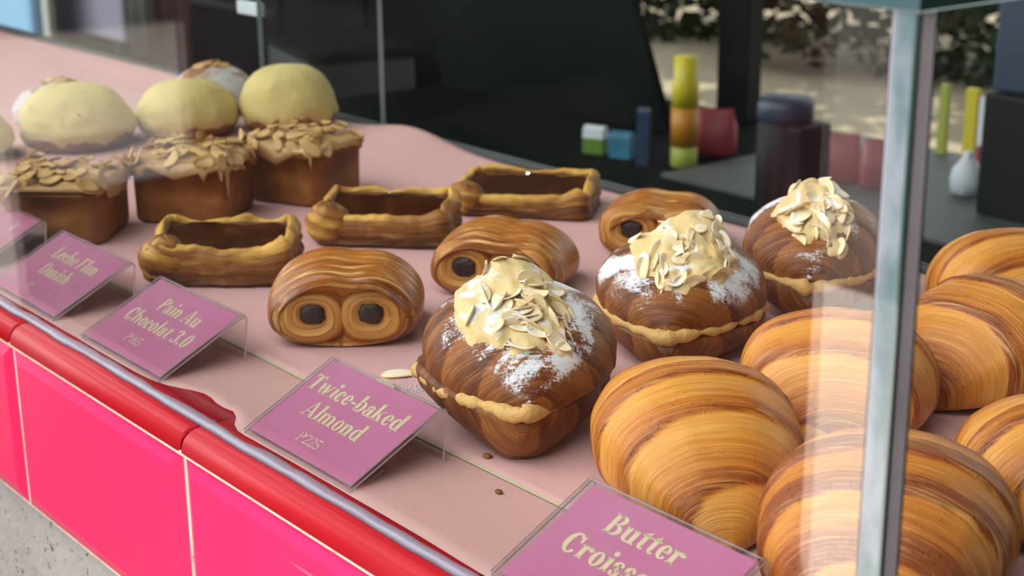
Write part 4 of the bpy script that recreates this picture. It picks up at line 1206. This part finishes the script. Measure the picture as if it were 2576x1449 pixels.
b = MB(); b.box(-1.56, -.425, -.79, -.75, 0, 1.42); b.box(-1.58, -1.54, -.80, -.74, 0, 1.45); b.box(-.45, -.41, -.80, -.74, 0, 1.45)
tag(b.build('reflection_blocker', M['black'], smooth=False), 'dark unseen panel added to darken the reflection in the front glass', 'blocker')  # added panel, keeps sunlit paving out of the front glass reflection

b = MB(); b.box(-2.22, -1.80, -.95, -.70, 0, .62)
tag(b.build('low_reflection_blocker', M['black'], smooth=False, bevel=.01), 'low dark unseen box added to darken the reflection at the left', 'unseen_box')  # added box, darkens the lower left part of the reflection
b = MB(); b.box(-.405, -.365, -.78, -.74, 0, 1.42)
tag(b.build('reflection_strip', M['cloth'], smooth=False), 'slim dusky red unseen strip added to dim a band of the reflection', 'post')  # added strip, gives the reflection its mid-toned band
b = MB(); b.add([(-1.95, -2.75, .004), (1.2, -2.75, .004), (1.2, -.95, .004), (-.55, -1.05, .004), (-.75, -1.30, .004), (-1.75, -2.30, .004)], [(0, 1, 2, 3, 4, 5)])
tag(b.build('path', M['bright_reflection_patch'], smooth=False), kind='structure')  # pale patch added so the front glass reflects a bright band

b = MB(); b.box(-8.6, -8.0, -5.2, -.75, 0, .80)
tag(b.build('haze_blocker', M['leaf'], smooth=False, bevel=.03), 'long dark unseen box added to block far pavement haze in the glass', 'unseen_box')  # added box, cuts the reflected glare of distant paving

# ------------------------------------------------------------------ light
w = bpy.data.worlds.new('world'); SC.world = w; w.use_nodes = True
nt = w.node_tree; nt.nodes.clear()
out = nt.nodes.new('ShaderNodeOutputWorld'); bg = nt.nodes.new('ShaderNodeBackground')
tc = nt.nodes.new('ShaderNodeTexCoord'); dp = nt.nodes.new('ShaderNodeVectorMath'); dp.operation = 'DOT_PRODUCT'
nt.links.new(tc.outputs['Generated'], dp.inputs[0]); dp.inputs[1].default_value = Vector((-.62, -.38, .72)).normalized()
mr = nt.nodes.new('ShaderNodeMapRange'); mr.interpolation_type = 'SMOOTHSTEP'
for k_, v_ in ((1, .05), (2, 1.0), (3, 1.9), (4, 8.6)): mr.inputs[k_].default_value = v_
nt.links.new(dp.outputs['Value'], mr.inputs[0]); nt.links.new(mr.outputs[0], bg.inputs[1])
bg.inputs[0].default_value = (.86, .86, .89, 1)
nt.links.new(bg.outputs[0], out.inputs[0])

sd = bpy.data.lights.new('sun', 'SUN'); sd.energy = 14.0; sd.angle = R(.6); sd.color = (1, .93, .82)
so = bpy.data.objects.new('sun', sd); COL.objects.link(so)
dv = Vector((.25, -.22, -1.0)); so.rotation_euler = dv.to_track_quat('-Z', 'Y').to_euler()
def lamp(name, loc, e, size, col=(1, .86, .68)):
    l = bpy.data.lights.new(name, 'POINT'); l.energy = e; l.shadow_soft_size = size; l.color = col
    o = bpy.data.objects.new(name, l); COL.objects.link(o); o.location = loc
lamp('pendant_bulb', (-1.67, 1.20, 1.31), 2.5, .018)
lamp('pendant_bulb', (-1.48, 1.28, 1.33), 2.5, .018)
lamp('pendant_bulb', (-.60, 1.00, 2.1), 6, .035)

vs = SC.view_settings
SC.display_settings.display_device = 'sRGB'
vs.view_transform = 'Standard'; vs.look = 'None'; vs.exposure = -0.44; vs.gamma = 1.0; vs.use_curve_mapping = False
try:
    SC.cycles.transparent_max_bounces = 16
    SC.cycles.max_bounces = 6
    SC.cycles.diffuse_bounces = 2
    SC.cycles.glossy_bounces = 3
    SC.cycles.use_denoising = True
except Exception:
    pass
